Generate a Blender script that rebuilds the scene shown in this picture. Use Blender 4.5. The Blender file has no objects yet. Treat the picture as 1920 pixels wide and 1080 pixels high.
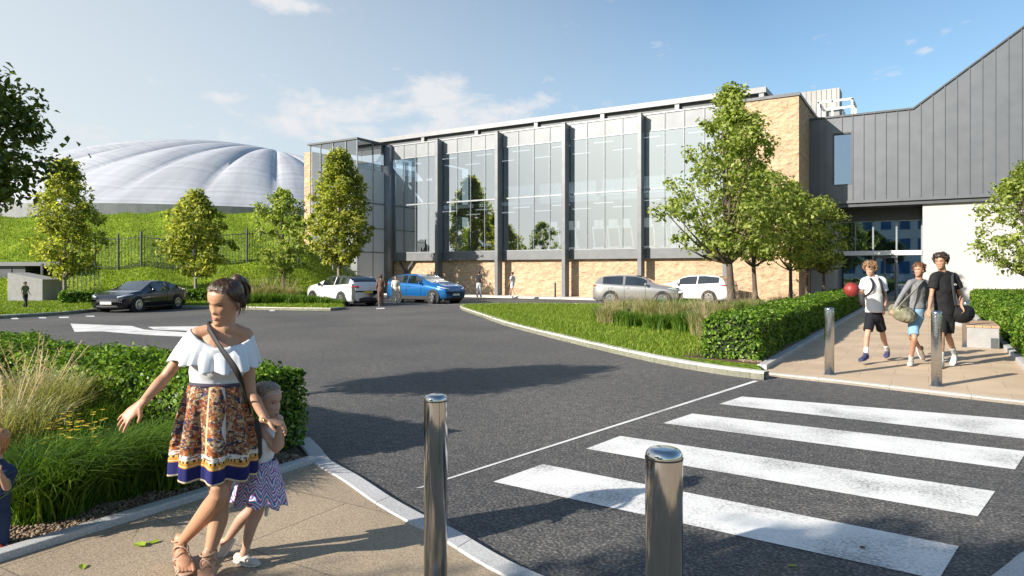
import bpy, bmesh, math, random
import numpy as np
from mathutils import Vector, Matrix

# ------------------------------------------------------------------ camera, sky, sun, exposure
scene = bpy.context.scene
COL = scene.collection
YAW = math.radians(31.4)
FX, FY = -math.sin(YAW), math.cos(YAW)      # forward on the ground
RX, RY = math.cos(YAW), math.sin(YAW)       # right on the ground
EYE = 1.62
cam_d = bpy.data.cameras.new('camera'); cam_d.lens = 24; cam_d.sensor_width = 36
cam_d.shift_y = -32 / 1920; cam_d.clip_start = 0.05; cam_d.clip_end = 5000
cam = bpy.data.objects.new('camera', cam_d); COL.objects.link(cam)
cam.location = (0, 0, EYE); cam.rotation_euler = (math.radians(90), 0, YAW)
scene.camera = cam
scene.view_settings.view_transform = 'Standard'; scene.view_settings.look = 'None'
scene.view_settings.exposure = 0.82; scene.view_settings.gamma = 1
scene.render.engine = 'CYCLES'
scene.cycles.max_bounces = 8; scene.cycles.transparent_max_bounces = 16
scene.cycles.caustics_reflective = False; scene.cycles.caustics_refractive = False

SUN_EL = math.radians(25); SUN_DIR = Vector((0.467, 0.884, 0)).normalized()
sd = bpy.data.lights.new('sun', 'SUN'); sd.energy = 5.0; sd.angle = math.radians(0.5); sd.color = (1.0, 0.93, 0.82)
sun = bpy.data.objects.new('sun', sd); COL.objects.link(sun); sun.location = (-20, -40, 40)
ld = Vector((SUN_DIR.x * math.cos(SUN_EL), SUN_DIR.y * math.cos(SUN_EL), -math.sin(SUN_EL)))
sun.rotation_euler = ld.to_track_quat('-Z', 'Y').to_euler()

def pixdir(px, py):
    return Vector((FX + RX * (px - 960) / 1280, FY + RY * (px - 960) / 1280, (508 - py) / 1280)).normalized()

world = bpy.data.worlds.new('World'); scene.world = world; world.use_nodes = True
wt = world.node_tree; wn = wt.nodes; wl = wt.links
for n in list(wn): wn.remove(n)
wout = wn.new('ShaderNodeOutputWorld'); wbg = wn.new('ShaderNodeBackground')
wl.new(wbg.outputs[0], wout.inputs[0])
sky = wn.new('ShaderNodeTexSky'); sky.sky_type = 'NISHITA'; sky.sun_disc = False
sky.sun_elevation = SUN_EL; sky.sun_rotation = math.atan2(-SUN_DIR.x, -SUN_DIR.y)
sky.air_density = 1.0; sky.dust_density = 1.2; sky.ozone_density = 1.4
wbg.inputs['Strength'].default_value = 0.10
def wm(op, a, b=None, c=None, clamp=False):
    n = wn.new('ShaderNodeMath'); n.operation = op; n.use_clamp = clamp
    for i, v in enumerate((a, b, c)):
        if v is None: continue
        if isinstance(v, (int, float)): n.inputs[i].default_value = v
        else: wl.new(v, n.inputs[i])
    return n.outputs[0]
tc = wn.new('ShaderNodeTexCoord'); sx = wn.new('ShaderNodeSeparateXYZ'); wl.new(tc.outputs['Generated'], sx.inputs[0])
az = wm('ARCTAN2', sx.outputs[0], sx.outputs[1]); el = wm('ARCSINE', sx.outputs[2])
cb = wn.new('ShaderNodeCombineXYZ'); wl.new(az, cb.inputs[0]); wl.new(wm('MULTIPLY', el, 2.1), cb.inputs[1])
cn = wn.new('ShaderNodeTexNoise'); cn.inputs['Scale'].default_value = 13; cn.inputs['Detail'].default_value = 9
cn.inputs['Roughness'].default_value = 0.62; cn.inputs['Distortion'].default_value = 0.25
wl.new(cb.outputs[0], cn.inputs['Vector'])
patches = [  # px, py, half width, half height in px, strength
    (548, 6, 78, 22, 1.1), (640, 205, 150, 34, 1.08), (815, 172, 75, 30, 1.15), (905, 215, 130, 38, 1.02), (560, 235, 120, 26, .95), (430, 180, 48, 14, .95),
    (720, 250, 330, 28, .85), (1312, 38, 26, 9, .8), (1590, 148, 52, 15, .6), (1698, 55, 24, 7, .5), (1700, 80, 18, 8, .7), (1735, 97, 18, 8, .75),
    (150, 260, 230, 45, .55)]
acc = None
for px, py, wx, hy, st in patches:
    d = pixdir(px, py); d2 = pixdir(px + wx, py); d3 = pixdir(px, py - hy)
    a0 = math.atan2(d.x, d.y); e0 = math.asin(d.z); sa = abs(math.atan2(d2.x, d2.y) - a0); se = abs(math.asin(d3.z) - e0)
    u = wm('DIVIDE', wm('SUBTRACT', az, a0), sa); v = wm('DIVIDE', wm('SUBTRACT', el, e0), se)
    q = wm('ADD', wm('MULTIPLY', u, u), wm('MULTIPLY', v, v))
    g = wm('MULTIPLY', wm('EXPONENT', wm('MULTIPLY', q, -0.8)), st)
    acc = g if acc is None else wm('MAXIMUM', acc, g)
cloud = wm('SUBTRACT', wm('ADD', wm('MULTIPLY', cn.outputs['Fac'], 1.9), wm('MULTIPLY', acc, .62)), 1.20)
cloud = wm('MULTIPLY', wm('MULTIPLY', cloud, 2.4, clamp=True), 0.82, clamp=True)
# thin pale veil low in the sky and towards the west
veil = wm('ADD', wm('MULTIPLY', sx.outputs[0], -0.92), wm('MULTIPLY', sx.outputs[1], -0.31)); veil = wm('ADD', wm('MULTIPLY', el, -0.80), veil); veil = wm('ADD', veil, 0.36, clamp=True)
veil = wm('MULTIPLY', veil, 0.95)
tint = wn.new('ShaderNodeMix'); tint.data_type = 'RGBA'; tint.blend_type = 'MULTIPLY'; tint.inputs['Factor'].default_value = 1
wl.new(sky.outputs[0], tint.inputs['A']); tint.inputs['B'].default_value = (.86, .98, 1.0, 1)
m1 = wn.new('ShaderNodeMix'); m1.data_type = 'RGBA'; wl.new(veil, m1.inputs['Factor']); wl.new(tint.outputs['Result'], m1.inputs['A'])
m1.inputs['B'].default_value = (4.5, 4.85, 5.05, 1)
m2 = wn.new('ShaderNodeMix'); m2.data_type = 'RGBA'; wl.new(cloud, m2.inputs['Factor']); wl.new(m1.outputs['Result'], m2.inputs['A'])
m2.inputs['B'].default_value = (5.0, 4.95, 5.0, 1)
wl.new(m2.outputs['Result'], wbg.inputs['Color'])

# ------------------------------------------------------------------ helpers
def G(px, py, z=0.0):
    d = 1280 * (EYE - z) / (py - 508); l = (px - 960) / 1280 * d
    return (FX * d + RX * l, FY * d + RY * l)
def D(px, d):                                # ground point on the ray through column px at depth d
    l = (px - 960) / 1280 * d
    return (FX * d + RX * l, FY * d + RY * l)
def UV(x, y): return (x * FX + y * FY, x * RX + y * RY)   # world -> forward, lateral

def tag(o, label=None, cat=None, group=None, kind=None):
    if label: o['label'] = label
    if cat: o['category'] = cat
    if group: o['group'] = group
    if kind: o['kind'] = kind
    return o
def empty(name, loc=(0, 0, 0), rz=0, label=None, cat=None, group=None):
    o = bpy.data.objects.new(name, None); COL.objects.link(o); o.empty_display_size = .3
    o.location = loc; o.rotation_euler = (0, 0, rz); tag(o, label, cat, group); return o
def add_obj(name, me, mat=None, parent=None):
    o = bpy.data.objects.new(name, me); COL.objects.link(o)
    if parent: o.parent = parent
    if mat is not None: me.materials.append(mat)
    return o
def copy_tree(o, parent=None):
    kids = list(o.children)
    c = o.copy(); COL.objects.link(c)
    if parent: c.parent = parent
    for ch in kids: copy_tree(ch, c)
    return c

class MB:
    def __init__(s, off=(0, 0, 0)): s.v = []; s.f = []; s.off = off
    def add(s, vs, fs):
        b = len(s.v); s.v += [tuple(v) for v in vs]; s.f += [tuple(i + b for i in f) for f in fs]; return s
    def box(s, x0, x1, y0, y1, z0, z1):
        if x0 > x1: x0, x1 = x1, x0
        if y0 > y1: y0, y1 = y1, y0
        vs = [(x, y, z) for z in (z0, z1) for x, y in ((x0, y0), (x1, y0), (x1, y1), (x0, y1))]
        return s.add(vs, [(3, 2, 1, 0), (4, 5, 6, 7), (0, 1, 5, 4), (1, 2, 6, 5), (2, 3, 7, 6), (3, 0, 4, 7)])
    def prism(s, poly, z0, z1):
        n = len(poly)
        a = sum(poly[i][0] * poly[(i + 1) % n][1] - poly[(i + 1) % n][0] * poly[i][1] for i in range(n))
        if a < 0: poly = poly[::-1]
        vs = [(p[0], p[1], z0) for p in poly] + [(p[0], p[1], z1) for p in poly]
        return s.add(vs, [tuple(range(n - 1, -1, -1)), tuple(range(n, 2 * n))] + [(i, (i + 1) % n, n + (i + 1) % n, n + i) for i in range(n)])
    def bar(s, a, b, r, r2=None, n=8, up=None):
        return s.loft([a, b], [r, r if r2 is None else r2], n=n, sub=1, round_cap=False)
    def beam(s, a, b, w, h):               # rectangular bar from a to b
        a = Vector(a); b = Vector(b); t = (b - a).normalized(); up = Vector((0, 0, 1))
        if abs(t.z) > .95: up = Vector((0, 1, 0))
        sd_ = t.cross(up).normalized(); u = sd_.cross(t)
        vs = []
        for p in (a, b):
            for i, j in ((-1, -1), (1, -1), (1, 1), (-1, 1)): vs.append(p + sd_ * i * w / 2 + u * j * h / 2)
        return s.add(vs, [(3, 2, 1, 0), (4, 5, 6, 7), (0, 1, 5, 4), (1, 2, 6, 5), (2, 3, 7, 6), (3, 0, 4, 7)])
    def loft(s, pts, ra, rb=None, side=None, n=12, sub=4, round_cap=True, cap=True):
        pts = [Vector(p) for p in pts]; rb = rb or ra
        P = []; A = []; B = []; S = []
        sides = None
        if side is not None: sides = [Vector(q) for q in side] if isinstance(side, list) else [Vector(side)] * len(pts)
        m = len(pts)
        def cr(a, b, c, d, t): return .5 * ((2 * b) + (c - a) * t + (2 * a - 5 * b + 4 * c - d) * t * t + (3 * b - a - 3 * c + d) * t ** 3)
        for i in range(m - 1):
            i0 = max(i - 1, 0); i3 = min(i + 2, m - 1)
            for k in range(sub):
                t = k / sub
                P.append(cr(pts[i0], pts[i], pts[i + 1], pts[i3], t)); A.append(cr(ra[i0], ra[i], ra[i + 1], ra[i3], t)); B.append(cr(rb[i0], rb[i], rb[i + 1], rb[i3], t))
                if sides: S.append(sides[i].lerp(sides[i + 1], t))
        P.append(pts[-1]); A.append(ra[-1]); B.append(rb[-1])
        if sides: S.append(sides[-1])
        K = len(P); T = []
        for i in range(K):
            t = P[min(i + 1, K - 1)] - P[max(i - 1, 0)]
            T.append(t.normalized() if t.length > 1e-9 else Vector((0, 0, 1)))
        if round_cap and cap:               # extra rings
            r0 = (A[0] + B[0]) / 2; r1 = (A[-1] + B[-1]) / 2
            pre = []; post = []
            for q in (80, 55, 28):
                c = math.cos(math.radians(q)); sn = math.sin(math.radians(q))
                pre.append((P[0] - T[0] * r0 * sn, A[0] * c, B[0] * c, T[0]))
                post.insert(0, (P[-1] + T[-1] * r1 * sn, A[-1] * c, B[-1] * c, T[-1]))
            if sides: S = [S[0]] * 3 + S + [S[-1]] * 3
            P = [q[0] for q in pre] + P + [q[0] for q in post]; A = [q[1] for q in pre] + A + [q[1] for q in post]
            B = [q[2] for q in pre] + B + [q[2] for q in post]; T = [q[3] for q in pre] + T + [q[3] for q in post]; K = len(P)
        prev = None; vs = []
        for i in range(K):
            ref = S[i] if sides else (prev if prev is not None else (Vector((1, 0, 0)) if abs(T[i].x) < .8 else Vector((0, 1, 0))))
            a = (ref - T[i] * ref.dot(T[i]))
            a = a.normalized() if a.length > 1e-6 else Vector((0, 1, 0)); b = T[i].cross(a); prev = a
            for k in range(n):
                th = 2 * math.pi * k / n; vs.append(P[i] + a * math.cos(th) * A[i] + b * math.sin(th) * B[i])
        fs = [(i * n + k, i * n + (k + 1) % n, (i + 1) * n + (k + 1) % n, (i + 1) * n + k) for i in range(K - 1) for k in range(n)]
        if cap: fs += [tuple(range(n - 1, -1, -1)), tuple((K - 1) * n + k for k in range(n))]
        return s.add(vs, fs)
    def ball(s, c, rx, ry=None, rz=None, nu=16, nv=10, M_=None):
        ry = ry or rx; rz = rz or rx; c = Vector(c); vs = []
        for i in range(1, nv):
            ph = math.pi * i / nv
            for k in range(nu):
                th = 2 * math.pi * k / nu; p = Vector((rx * math.sin(ph) * math.cos(th), ry * math.sin(ph) * math.sin(th), rz * math.cos(ph)))
                vs.append(c + (M_ @ p if M_ else p))
        top = Vector((0, 0, rz)); vs.append(c + (M_ @ top if M_ else top)); vs.append(c - (M_ @ top if M_ else top))
        a = len(vs) - 2; b = a + 1
        fs = [(i * nu + k, (i + 1) * nu + k, (i + 1) * nu + (k + 1) % nu, i * nu + (k + 1) % nu) for i in range(nv - 2) for k in range(nu)]
        fs += [(a, k, (k + 1) % nu) for k in range(nu)] + [(b, (nv - 2) * nu + (k + 1) % nu, (nv - 2) * nu + k) for k in range(nu)]
        return s.add(vs, fs)
    def lathe(s, prof, c=(0, 0, 0), n=32, axis='z'):
        vs = []
        for r, h in prof:
            for k in range(n):
                th = 2 * math.pi * k / n; x, y = r * math.cos(th), r * math.sin(th)
                vs.append((c[0] + x, c[1] + y, c[2] + h) if axis == 'z' else (c[0] + x, c[1] + h, c[2] + y))
        m = len(prof); fs = [(i * n + k, i * n + (k + 1) % n, (i + 1) * n + (k + 1) % n, (i + 1) * n + k) for i in range(m - 1) for k in range(n)]
        fs += [tuple(range(n - 1, -1, -1)), tuple((m - 1) * n + k for k in range(n))]
        if axis != 'z': fs = [f[::-1] for f in fs]
        return s.add(vs, fs)
    def build(s, name, mat, parent=None, smooth=False, bevel=0, remesh=0, sm=0, loc=None):
        o3 = s.off
        me = bpy.data.meshes.new(name); me.from_pydata([(v[0] - o3[0], v[1] - o3[1], v[2] - o3[2]) for v in s.v], [], s.f); me.update()
        if smooth: me.polygons.foreach_set('use_smooth', [True] * len(me.polygons))
        o = add_obj(name, me, mat, parent)
        if loc: o.location = loc
        if bevel: b = o.modifiers.new('bevel', 'BEVEL'); b.width = bevel; b.segments = 2; b.limit_method = 'ANGLE'
        if remesh:
            r = o.modifiers.new('remesh', 'REMESH'); r.mode = 'VOXEL'; r.voxel_size = remesh; r.use_smooth_shade = True
            if sm: q = o.modifiers.new('smooth', 'SMOOTH'); q.factor = .5; q.iterations = sm
        return o

# ------------------------------------------------------------------ materials
def node_mat(name):
    m = bpy.data.materials.new(name); m.use_nodes = True
    nt = m.node_tree; b = nt.nodes['Principled BSDF']; return m, nt, b
def tex(nt, kind, scale, coord='Object', detail=5, stretch=None, **kw):
    c = nt.nodes.new('ShaderNodeTexCoord') if coord != 'World' else nt.nodes.new('ShaderNodeNewGeometry')
    out = c.outputs[coord] if coord != 'World' else c.outputs['Position']
    t = nt.nodes.new(kind)
    if 'Scale' in t.inputs: t.inputs['Scale'].default_value = scale
    if 'Detail' in t.inputs: t.inputs['Detail'].default_value = detail if kind == 'ShaderNodeTexNoise' else 0
    mp = nt.nodes.new('ShaderNodeMapping'); nt.links.new(out, mp.inputs[0])
    if stretch: mp.inputs['Scale'].default_value = stretch
    nt.links.new(mp.outputs[0], t.inputs['Vector'])
    for k, v in kw.items(): setattr(t, k, v)
    return t
def ramp(nt, src, stops):
    r = nt.nodes.new('ShaderNodeValToRGB'); nt.links.new(src, r.inputs[0]); e = r.color_ramp.elements
    while len(e) < len(stops): e.new(.5)
    for i, (p, c) in enumerate(stops): e[i].position = p; e[i].color = (*c, 1) if len(c) == 3 else c
    return r.outputs[0]
def mix(nt, fac, a, b, mode='MIX'):
    n = nt.nodes.new('ShaderNodeMix'); n.data_type = 'RGBA'; n.blend_type = mode
    for key, v in (('Factor', fac), ('A', a), ('B', b)):
        if isinstance(v, (int, float)): n.inputs[key].default_value = v
        elif isinstance(v, tuple): n.inputs[key].default_value = (*v, 1)
        else: nt.links.new(v, n.inputs[key])
    return n.outputs['Result']
def math_n(nt, op, a, b=None):
    n = nt.nodes.new('ShaderNodeMath'); n.operation = op
    for i, v in enumerate((a, b)):
        if v is None: continue
        if isinstance(v, (int, float)): n.inputs[i].default_value = v
        else: nt.links.new(v, n.inputs[i])
    return n.outputs[0]
def bump(nt, b, h, strength=.3, dist=.02):
    n = nt.nodes.new('ShaderNodeBump'); n.inputs['Strength'].default_value = strength; n.inputs['Distance'].default_value = dist
    nt.links.new(h, n.inputs['Height']); nt.links.new(n.outputs[0], b.inputs['Normal'])
def M(name, col, rough=.6, metal=0, col2=None, ns=8, bs=None, bstr=.3, bdist=.01, coord='Object', spec=.5, coat=0, sss=0, emit=None):
    m, nt, b = node_mat(name)
    b.inputs['Base Color'].default_value = (*col, 1); b.inputs['Roughness'].default_value = rough; b.inputs['Metallic'].default_value = metal
    b.inputs['Specular IOR Level'].default_value = spec; b.inputs['Coat Weight'].default_value = coat; b.inputs['Coat Roughness'].default_value = .05
    if sss: b.inputs['Subsurface Weight'].default_value = sss; b.inputs['Subsurface Radius'].default_value = (.02, .008, .004); b.inputs['Subsurface Scale'].default_value = .5
    c2 = col2 or tuple(c * .82 for c in col)
    t = tex(nt, 'ShaderNodeTexNoise', ns, coord)
    nt.links.new(ramp(nt, t.outputs[0], [(.35, col), (.68, c2)]), b.inputs['Base Color'])
    if bs: t2 = tex(nt, 'ShaderNodeTexNoise', bs, coord); bump(nt, b, t2.outputs[0], bstr, bdist)
    if emit: b.inputs['Emission Color'].default_value = (*emit[:3], 1); b.inputs['Emission Strength'].default_value = emit[3]
    return m

def mat_asphalt():
    m, nt, b = node_mat('asphalt')
    f = tex(nt, 'ShaderNodeTexNoise', 46, 'World', 7); g = tex(nt, 'ShaderNodeTexNoise', .35, 'World', 4); v = tex(nt, 'ShaderNodeTexVoronoi', 55, 'World')
    w = tex(nt, 'ShaderNodeTexNoise', 9, 'World', 7)
    c = ramp(nt, f.outputs[0], [(.34, (.038, .037, .037)), (.5, (.075, .073, .071)), (.67, (.19, .183, .174))])
    c = mix(nt, 1.0, c, ramp(nt, g.outputs[0], [(.35, (.78, .78, .8)), (.65, (1.22, 1.18, 1.13))]), 'MULTIPLY')
    c = mix(nt, 1.0, c, ramp(nt, w.outputs[0], [(.32, (.74, .74, .75)), (.5, (1, 1, 1)), (.68, (1.32, 1.29, 1.25))]), 'MULTIPLY')
    nt.links.new(c, b.inputs['Base Color']); b.inputs['Roughness'].default_value = .85
    bump(nt, b, math_n(nt, 'ADD', f.outputs[0], math_n(nt, 'MULTIPLY', v.outputs['Distance'], .6)), .55, .012)
    return m
def mat_paint():
    m, nt, b = node_mat('road_paint')
    f = tex(nt, 'ShaderNodeTexNoise', 45, 'World', 6); g = tex(nt, 'ShaderNodeTexNoise', 1.6, 'World', 6)
    s = math_n(nt, 'ADD', math_n(nt, 'MULTIPLY', f.outputs[0], .5), math_n(nt, 'MULTIPLY', g.outputs[0], .6))
    c = ramp(nt, s, [(.42, (.76, .75, .73)), (.56, (.66, .65, .63)), (.66, (.42, .41, .40)), (.74, (.24, .235, .23))])
    nt.links.new(c, b.inputs['Base Color']); b.inputs['Roughness'].default_value = .7
    bump(nt, b, f.outputs[0], .3, .006); return m
def mat_paving(name, c1, c2, w, h, rot=0, mortar=(.17, .14, .11), fine=.35):
    m, nt, b = node_mat(name)
    t = tex(nt, 'ShaderNodeTexBrick', 1, 'World'); t.inputs['Scale'].default_value = 1
    t.inputs['Brick Width'].default_value = w; t.inputs['Row Height'].default_value = h; t.inputs['Mortar Size'].default_value = .005
    t.inputs['Mortar Smooth'].default_value = .3; t.inputs['Color1'].default_value = (*c1, 1); t.inputs['Color2'].default_value = (*c2, 1); t.inputs['Mortar'].default_value = (*mortar, 1)
    t.inputs['Bias'].default_value = 0
    nt.nodes[-1]
    for n in nt.nodes:
        if n.type == 'MAPPING': n.inputs['Rotation'].default_value = (0, 0, rot)
    f = tex(nt, 'ShaderNodeTexNoise', 110, 'World', 4); g = tex(nt, 'ShaderNodeTexNoise', 1.2, 'World', 5)
    c = mix(nt, 1.0, t.outputs['Color'], ramp(nt, f.outputs[0], [(.35, (1 - fine,) * 3), (.5, (1, 1, 1)), (.66, (1 + fine,) * 3)]), 'MULTIPLY')
    c = mix(nt, 1.0, c, ramp(nt, g.outputs[0], [(.3, (.84, .83, .82)), (.7, (1.08, 1.06, 1.04))]), 'MULTIPLY')
    nt.links.new(c, b.inputs['Base Color']); b.inputs['Roughness'].default_value = .85
    bump(nt, b, math_n(nt, 'SUBTRACT', f.outputs[0], math_n(nt, 'MULTIPLY', t.outputs['Fac'], 2)), .35, .006); return m
def mat_grass(name, a, bcol, c3):
    m, nt, b = node_mat(name)
    f = tex(nt, 'ShaderNodeTexNoise', 9, 'World', 8); g = tex(nt, 'ShaderNodeTexNoise', .5, 'World', 4)
    c = ramp(nt, f.outputs[0], [(.3, a), (.52, bcol), (.72, c3)])
    c = mix(nt, 1.0, c, ramp(nt, g.outputs[0], [(.3, (.75, .8, .7)), (.7, (1.2, 1.15, 1.0))]), 'MULTIPLY')
    nt.links.new(c, b.inputs['Base Color']); b.inputs['Roughness'].default_value = .9; b.inputs['Specular IOR Level'].default_value = .15
    bump(nt, b, f.outputs[0], .8, .12); return m
def mat_leaf(name, cols, trans=.35, rough=.55):
    m, nt, b = node_mat(name); g = nt.nodes.new('ShaderNodeNewGeometry')
    c = ramp(nt, g.outputs['Random Per Island'], [(i / max(1, len(cols) - 1), q) for i, q in enumerate(cols)])
    nt.links.new(c, b.inputs['Base Color']); b.inputs['Roughness'].default_value = rough; b.inputs['Specular IOR Level'].default_value = .3
    tr = nt.nodes.new('ShaderNodeBsdfTranslucent'); nt.links.new(mix(nt, 1.0, c, (1.5, 1.55, .6), 'MULTIPLY'), tr.inputs[0])
    ms = nt.nodes.new('ShaderNodeMixShader'); ms.inputs[0].default_value = trans
    nt.links.new(b.outputs[0], ms.inputs[1]); nt.links.new(tr.outputs[0], ms.inputs[2])
    nt.links.new(ms.outputs[0], nt.nodes['Material Output'].inputs[0]); return m
def mat_glass(name, tint=(.85, .92, .95), refl=(1, 1, 1), base=.10, power=1.0, opac=0.0, opcol=(.3, .4, .5)):
    m, nt, b = node_mat(name); nt.nodes.remove(b)
    tr = nt.nodes.new('ShaderNodeBsdfTransparent'); tr.inputs[0].default_value = (*tint, 1)
    gl = nt.nodes.new('ShaderNodeBsdfGlossy'); gl.inputs['Roughness'].default_value = .015; gl.inputs[0].default_value = (*refl, 1)
    lw = nt.nodes.new('ShaderNodeFresnel'); lw.inputs[0].default_value = 1.55
    f = math_n(nt, 'MINIMUM', math_n(nt, 'ADD', math_n(nt, 'MULTIPLY', lw.outputs[0], power), base), 1.0)
    nz = tex(nt, 'ShaderNodeTexNoise', .6, 'World', 1); bp = nt.nodes.new('ShaderNodeBump'); bp.inputs['Strength'].default_value = .02; bp.inputs['Distance'].default_value = .05
    nt.links.new(nz.outputs[0], bp.inputs['Height']); nt.links.new(bp.outputs[0], gl.inputs['Normal'])
    ms = nt.nodes.new('ShaderNodeMixShader'); nt.links.new(f, ms.inputs[0]); nt.links.new(tr.outputs[0], ms.inputs[1]); nt.links.new(gl.outputs[0], ms.inputs[2])
    last = ms
    if opac:
        df = nt.nodes.new('ShaderNodeBsdfDiffuse'); df.inputs[0].default_value = (*opcol, 1)
        m3 = nt.nodes.new('ShaderNodeMixShader'); m3.inputs[0].default_value = opac
        nt.links.new(ms.outputs[0], m3.inputs[1]); nt.links.new(df.outputs[0], m3.inputs[2]); last = m3
    nt.links.new(last.outputs[0], nt.nodes['Material Output'].inputs[0]); return m
def mat_stone():
    m, nt, b = node_mat('rough_sandstone')
    n1 = tex(nt, 'ShaderNodeTexNoise', 2.6, 'World', 9, stretch=(1, 1, 1.9)); n1.inputs['Distortion'].default_value = .8
    v = tex(nt, 'ShaderNodeTexVoronoi', 1.7, 'World', stretch=(1, 1, 1.5)); n2 = tex(nt, 'ShaderNodeTexNoise', .9, 'World', 4)
    c = ramp(nt, n1.outputs[0], [(.25, (.31, .21, .13)), (.45, (.45, .33, .205)), (.7, (.55, .425, .285))])
    sc_ = nt.nodes.new('ShaderNodeSeparateColor'); nt.links.new(v.outputs['Color'], sc_.inputs[0]); c = mix(nt, 1.0, c, ramp(nt, sc_.outputs[0], [(0, (.86, .84, .80)), (1, (1.1, 1.1, 1.1))]), 'MULTIPLY')
    ve = tex(nt, 'ShaderNodeTexVoronoi', 2.3, 'World', stretch=(1, 1, 1.7), feature='DISTANCE_TO_EDGE'); nw = tex(nt, 'ShaderNodeTexNoise', 5, 'World', 4); mx = [n for n in nt.nodes if n.type == 'MAPPING'][-2]; va = nt.nodes.new('ShaderNodeVectorMath'); va.operation = 'MULTIPLY_ADD'; nt.links.new(nw.outputs['Color'], va.inputs[0]); va.inputs[1].default_value = (.35, .35, .35); nt.links.new(mx.outputs[0], va.inputs[2]); nt.links.new(va.outputs[0], ve.inputs['Vector'])
    c = mix(nt, 1.0, c, ramp(nt, ve.outputs['Distance'], [(0, (.52, .46, .40)), (.05, (1, 1, 1))]), 'MULTIPLY')
    c = mix(nt, 1.0, c, (1.05, .95, .86), 'MULTIPLY')
    hs = nt.nodes.new('ShaderNodeHueSaturation'); hs.inputs['Saturation'].default_value = .9; nt.links.new(c, hs.inputs['Color'])
    c = mix(nt, .4, hs.outputs[0], (.50, .37, .25))
    nt.links.new(c, b.inputs['Base Color']); b.inputs['Roughness'].default_value = .9
    bump(nt, b, math_n(nt, 'ADD', n1.outputs[0], math_n(nt, 'MULTIPLY', v.outputs['Distance'], .5)), .85, .16); return m

MAT = {}
MAT['asphalt'] = mat_asphalt(); MAT['paint'] = mat_paint(); MAT['stone'] = mat_stone()
MAT['pave'] = mat_paving('tan_slab_paving', (.36, .285, .20), (.33, .258, .182), 1.7, .85, 0, mortar=(.18, .145, .11))
MAT['pave2'] = mat_paving('buff_slab_paving', (.56, .43, .30), (.52, .395, .275), .9, .6, 0, mortar=(.36, .27, .19), fine=.16)
MAT['kerb'] = mat_paving('granite_kerb', (.50, .50, .50), (.47, .47, .48), .92, 50, 0, mortar=(.2, .2, .2), fine=.2)
MAT['kerb_buff'] = mat_paving('pale_kerb', (.60, .57, .52), (.57, .54, .50), .92, 50, 0, mortar=(.25, .24, .22), fine=.15)
MAT['lawn'] = mat_grass('lawn_turf', (.06, .11, .01), (.13, .20, .02), (.20, .27, .035))
MAT['bank'] = mat_grass('rough_grass', (.13, .19, .014), (.23, .31, .025), (.34, .41, .05))
MAT['soil'] = M('bark_soil', (.10, .055, .032), .95, col2=(.045, .028, .018), ns=20, bs=30, bstr=.9, bdist=.03, coord='World')
MAT['blade'] = mat_leaf('grass_blade', [(.09, .15, .012), (.15, .23, .02), (.22, .30, .03), (.32, .38, .06)], .35)
MAT['blade_dark'] = mat_leaf('dark_grass_blade', [(.03, .085, .008), (.07, .15, .014), (.13, .23, .025), (.22, .31, .05)], .35)
MAT['blade_pale'] = mat_leaf('straw_grass_blade', [(.30, .29, .13), (.42, .36, .2), (.22, .28, .08), (.5, .42, .28)], .35)
MAT['plume'] = mat_leaf('grass_plume', [(.55, .42, .3), (.62, .5, .38), (.48, .38, .26)], .35)
MAT['flower'] = mat_leaf('yellow_petal', [(.6, .42, .03), (.7, .5, .06)], .3)
MAT['hedge'] = mat_leaf('hedge_leaf', [(.035, .09, .01), (.08, .165, .015), (.15, .26, .025), (.26, .36, .06)], .3, .38)
MAT['hedge_core'] = M('hedge_twigs', (.012, .022, .007), .95, col2=(.03, .035, .015), ns=14, bs=25, bstr=1, bdist=.05)
MAT['leaf_a'] = mat_leaf('autumn_leaf', [(.10, .135, .026), (.22, .26, .05), (.40, .42, .095), (.60, .56, .16)], .5)
MAT['leaf_b'] = mat_leaf('fresh_leaf', [(.09, .13, .03), (.20, .26, .055), (.34, .40, .10), (.48, .52, .17)], .48)
MAT['leaf_c'] = mat_leaf('summer_leaf', [(.04, .07, .016), (.09, .13, .028), (.16, .21, .045), (.25, .29, .07)], .42)
MAT['bark'] = M('bark', (.14, .105, .08), .95, col2=(.07, .05, .038), ns=30, bs=40, bstr=.8, bdist=.02)
MAT['bark_pale'] = M('pale_bark', (.27, .24, .20), .9, col2=(.15, .13, .10), ns=25, bs=40, bstr=.6, bdist=.02)
MAT['dkmetal'] = M('dark_grey_metal', (.085, .09, .10), .45, .3, ns=3)
MAT['column'] = M('column_metal', (.24, .245, .26), .4, .2, ns=2)
MAT['post'] = M('grey_post', (.17, .175, .19), .4, .2, ns=3)
MAT['mullion'] = M('grey_mullion', (.26, .275, .30), .4, .3, ns=3)
MAT['fascia'] = M('grey_fascia', (.21, .215, .225), .45, .2, ns=2)
MAT['fascia_dark'] = M('slate_panel', (.085, .092, .10), .5, .1, ns=2)
MAT['spandrel'] = M('grey_spandrel', (.15, .155, .165), .5, .1, ns=2)
MAT['clad'] = M('grey_zinc_cladding', (.135, .143, .158), .40, .35, col2=(.115, .123, .137), ns=1.5)
MAT['white_wall'] = M('white_render', (.43, .42, .41), .8, col2=(.41, .405, .40), ns=.8, bs=60, bstr=.1)
MAT['white_panel'] = M('white_panel', (.8, .8, .8), .45, ns=2, col2=(.76, .76, .77))
MAT['interior'] = M('interior_wall', (.36, .42, .50), .8, col2=(.31, .37, .45), ns=.6)
MAT['screen'] = M('ribbed_screen', (.36, .35, .34), .6, ns=1)
MAT['frosted'] = M('frosted_panel', (.30, .31, .33), .25, ns=1)
MAT['interior_floor'] = M('interior_floor', (.35, .37, .4), .5, ns=1)
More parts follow.
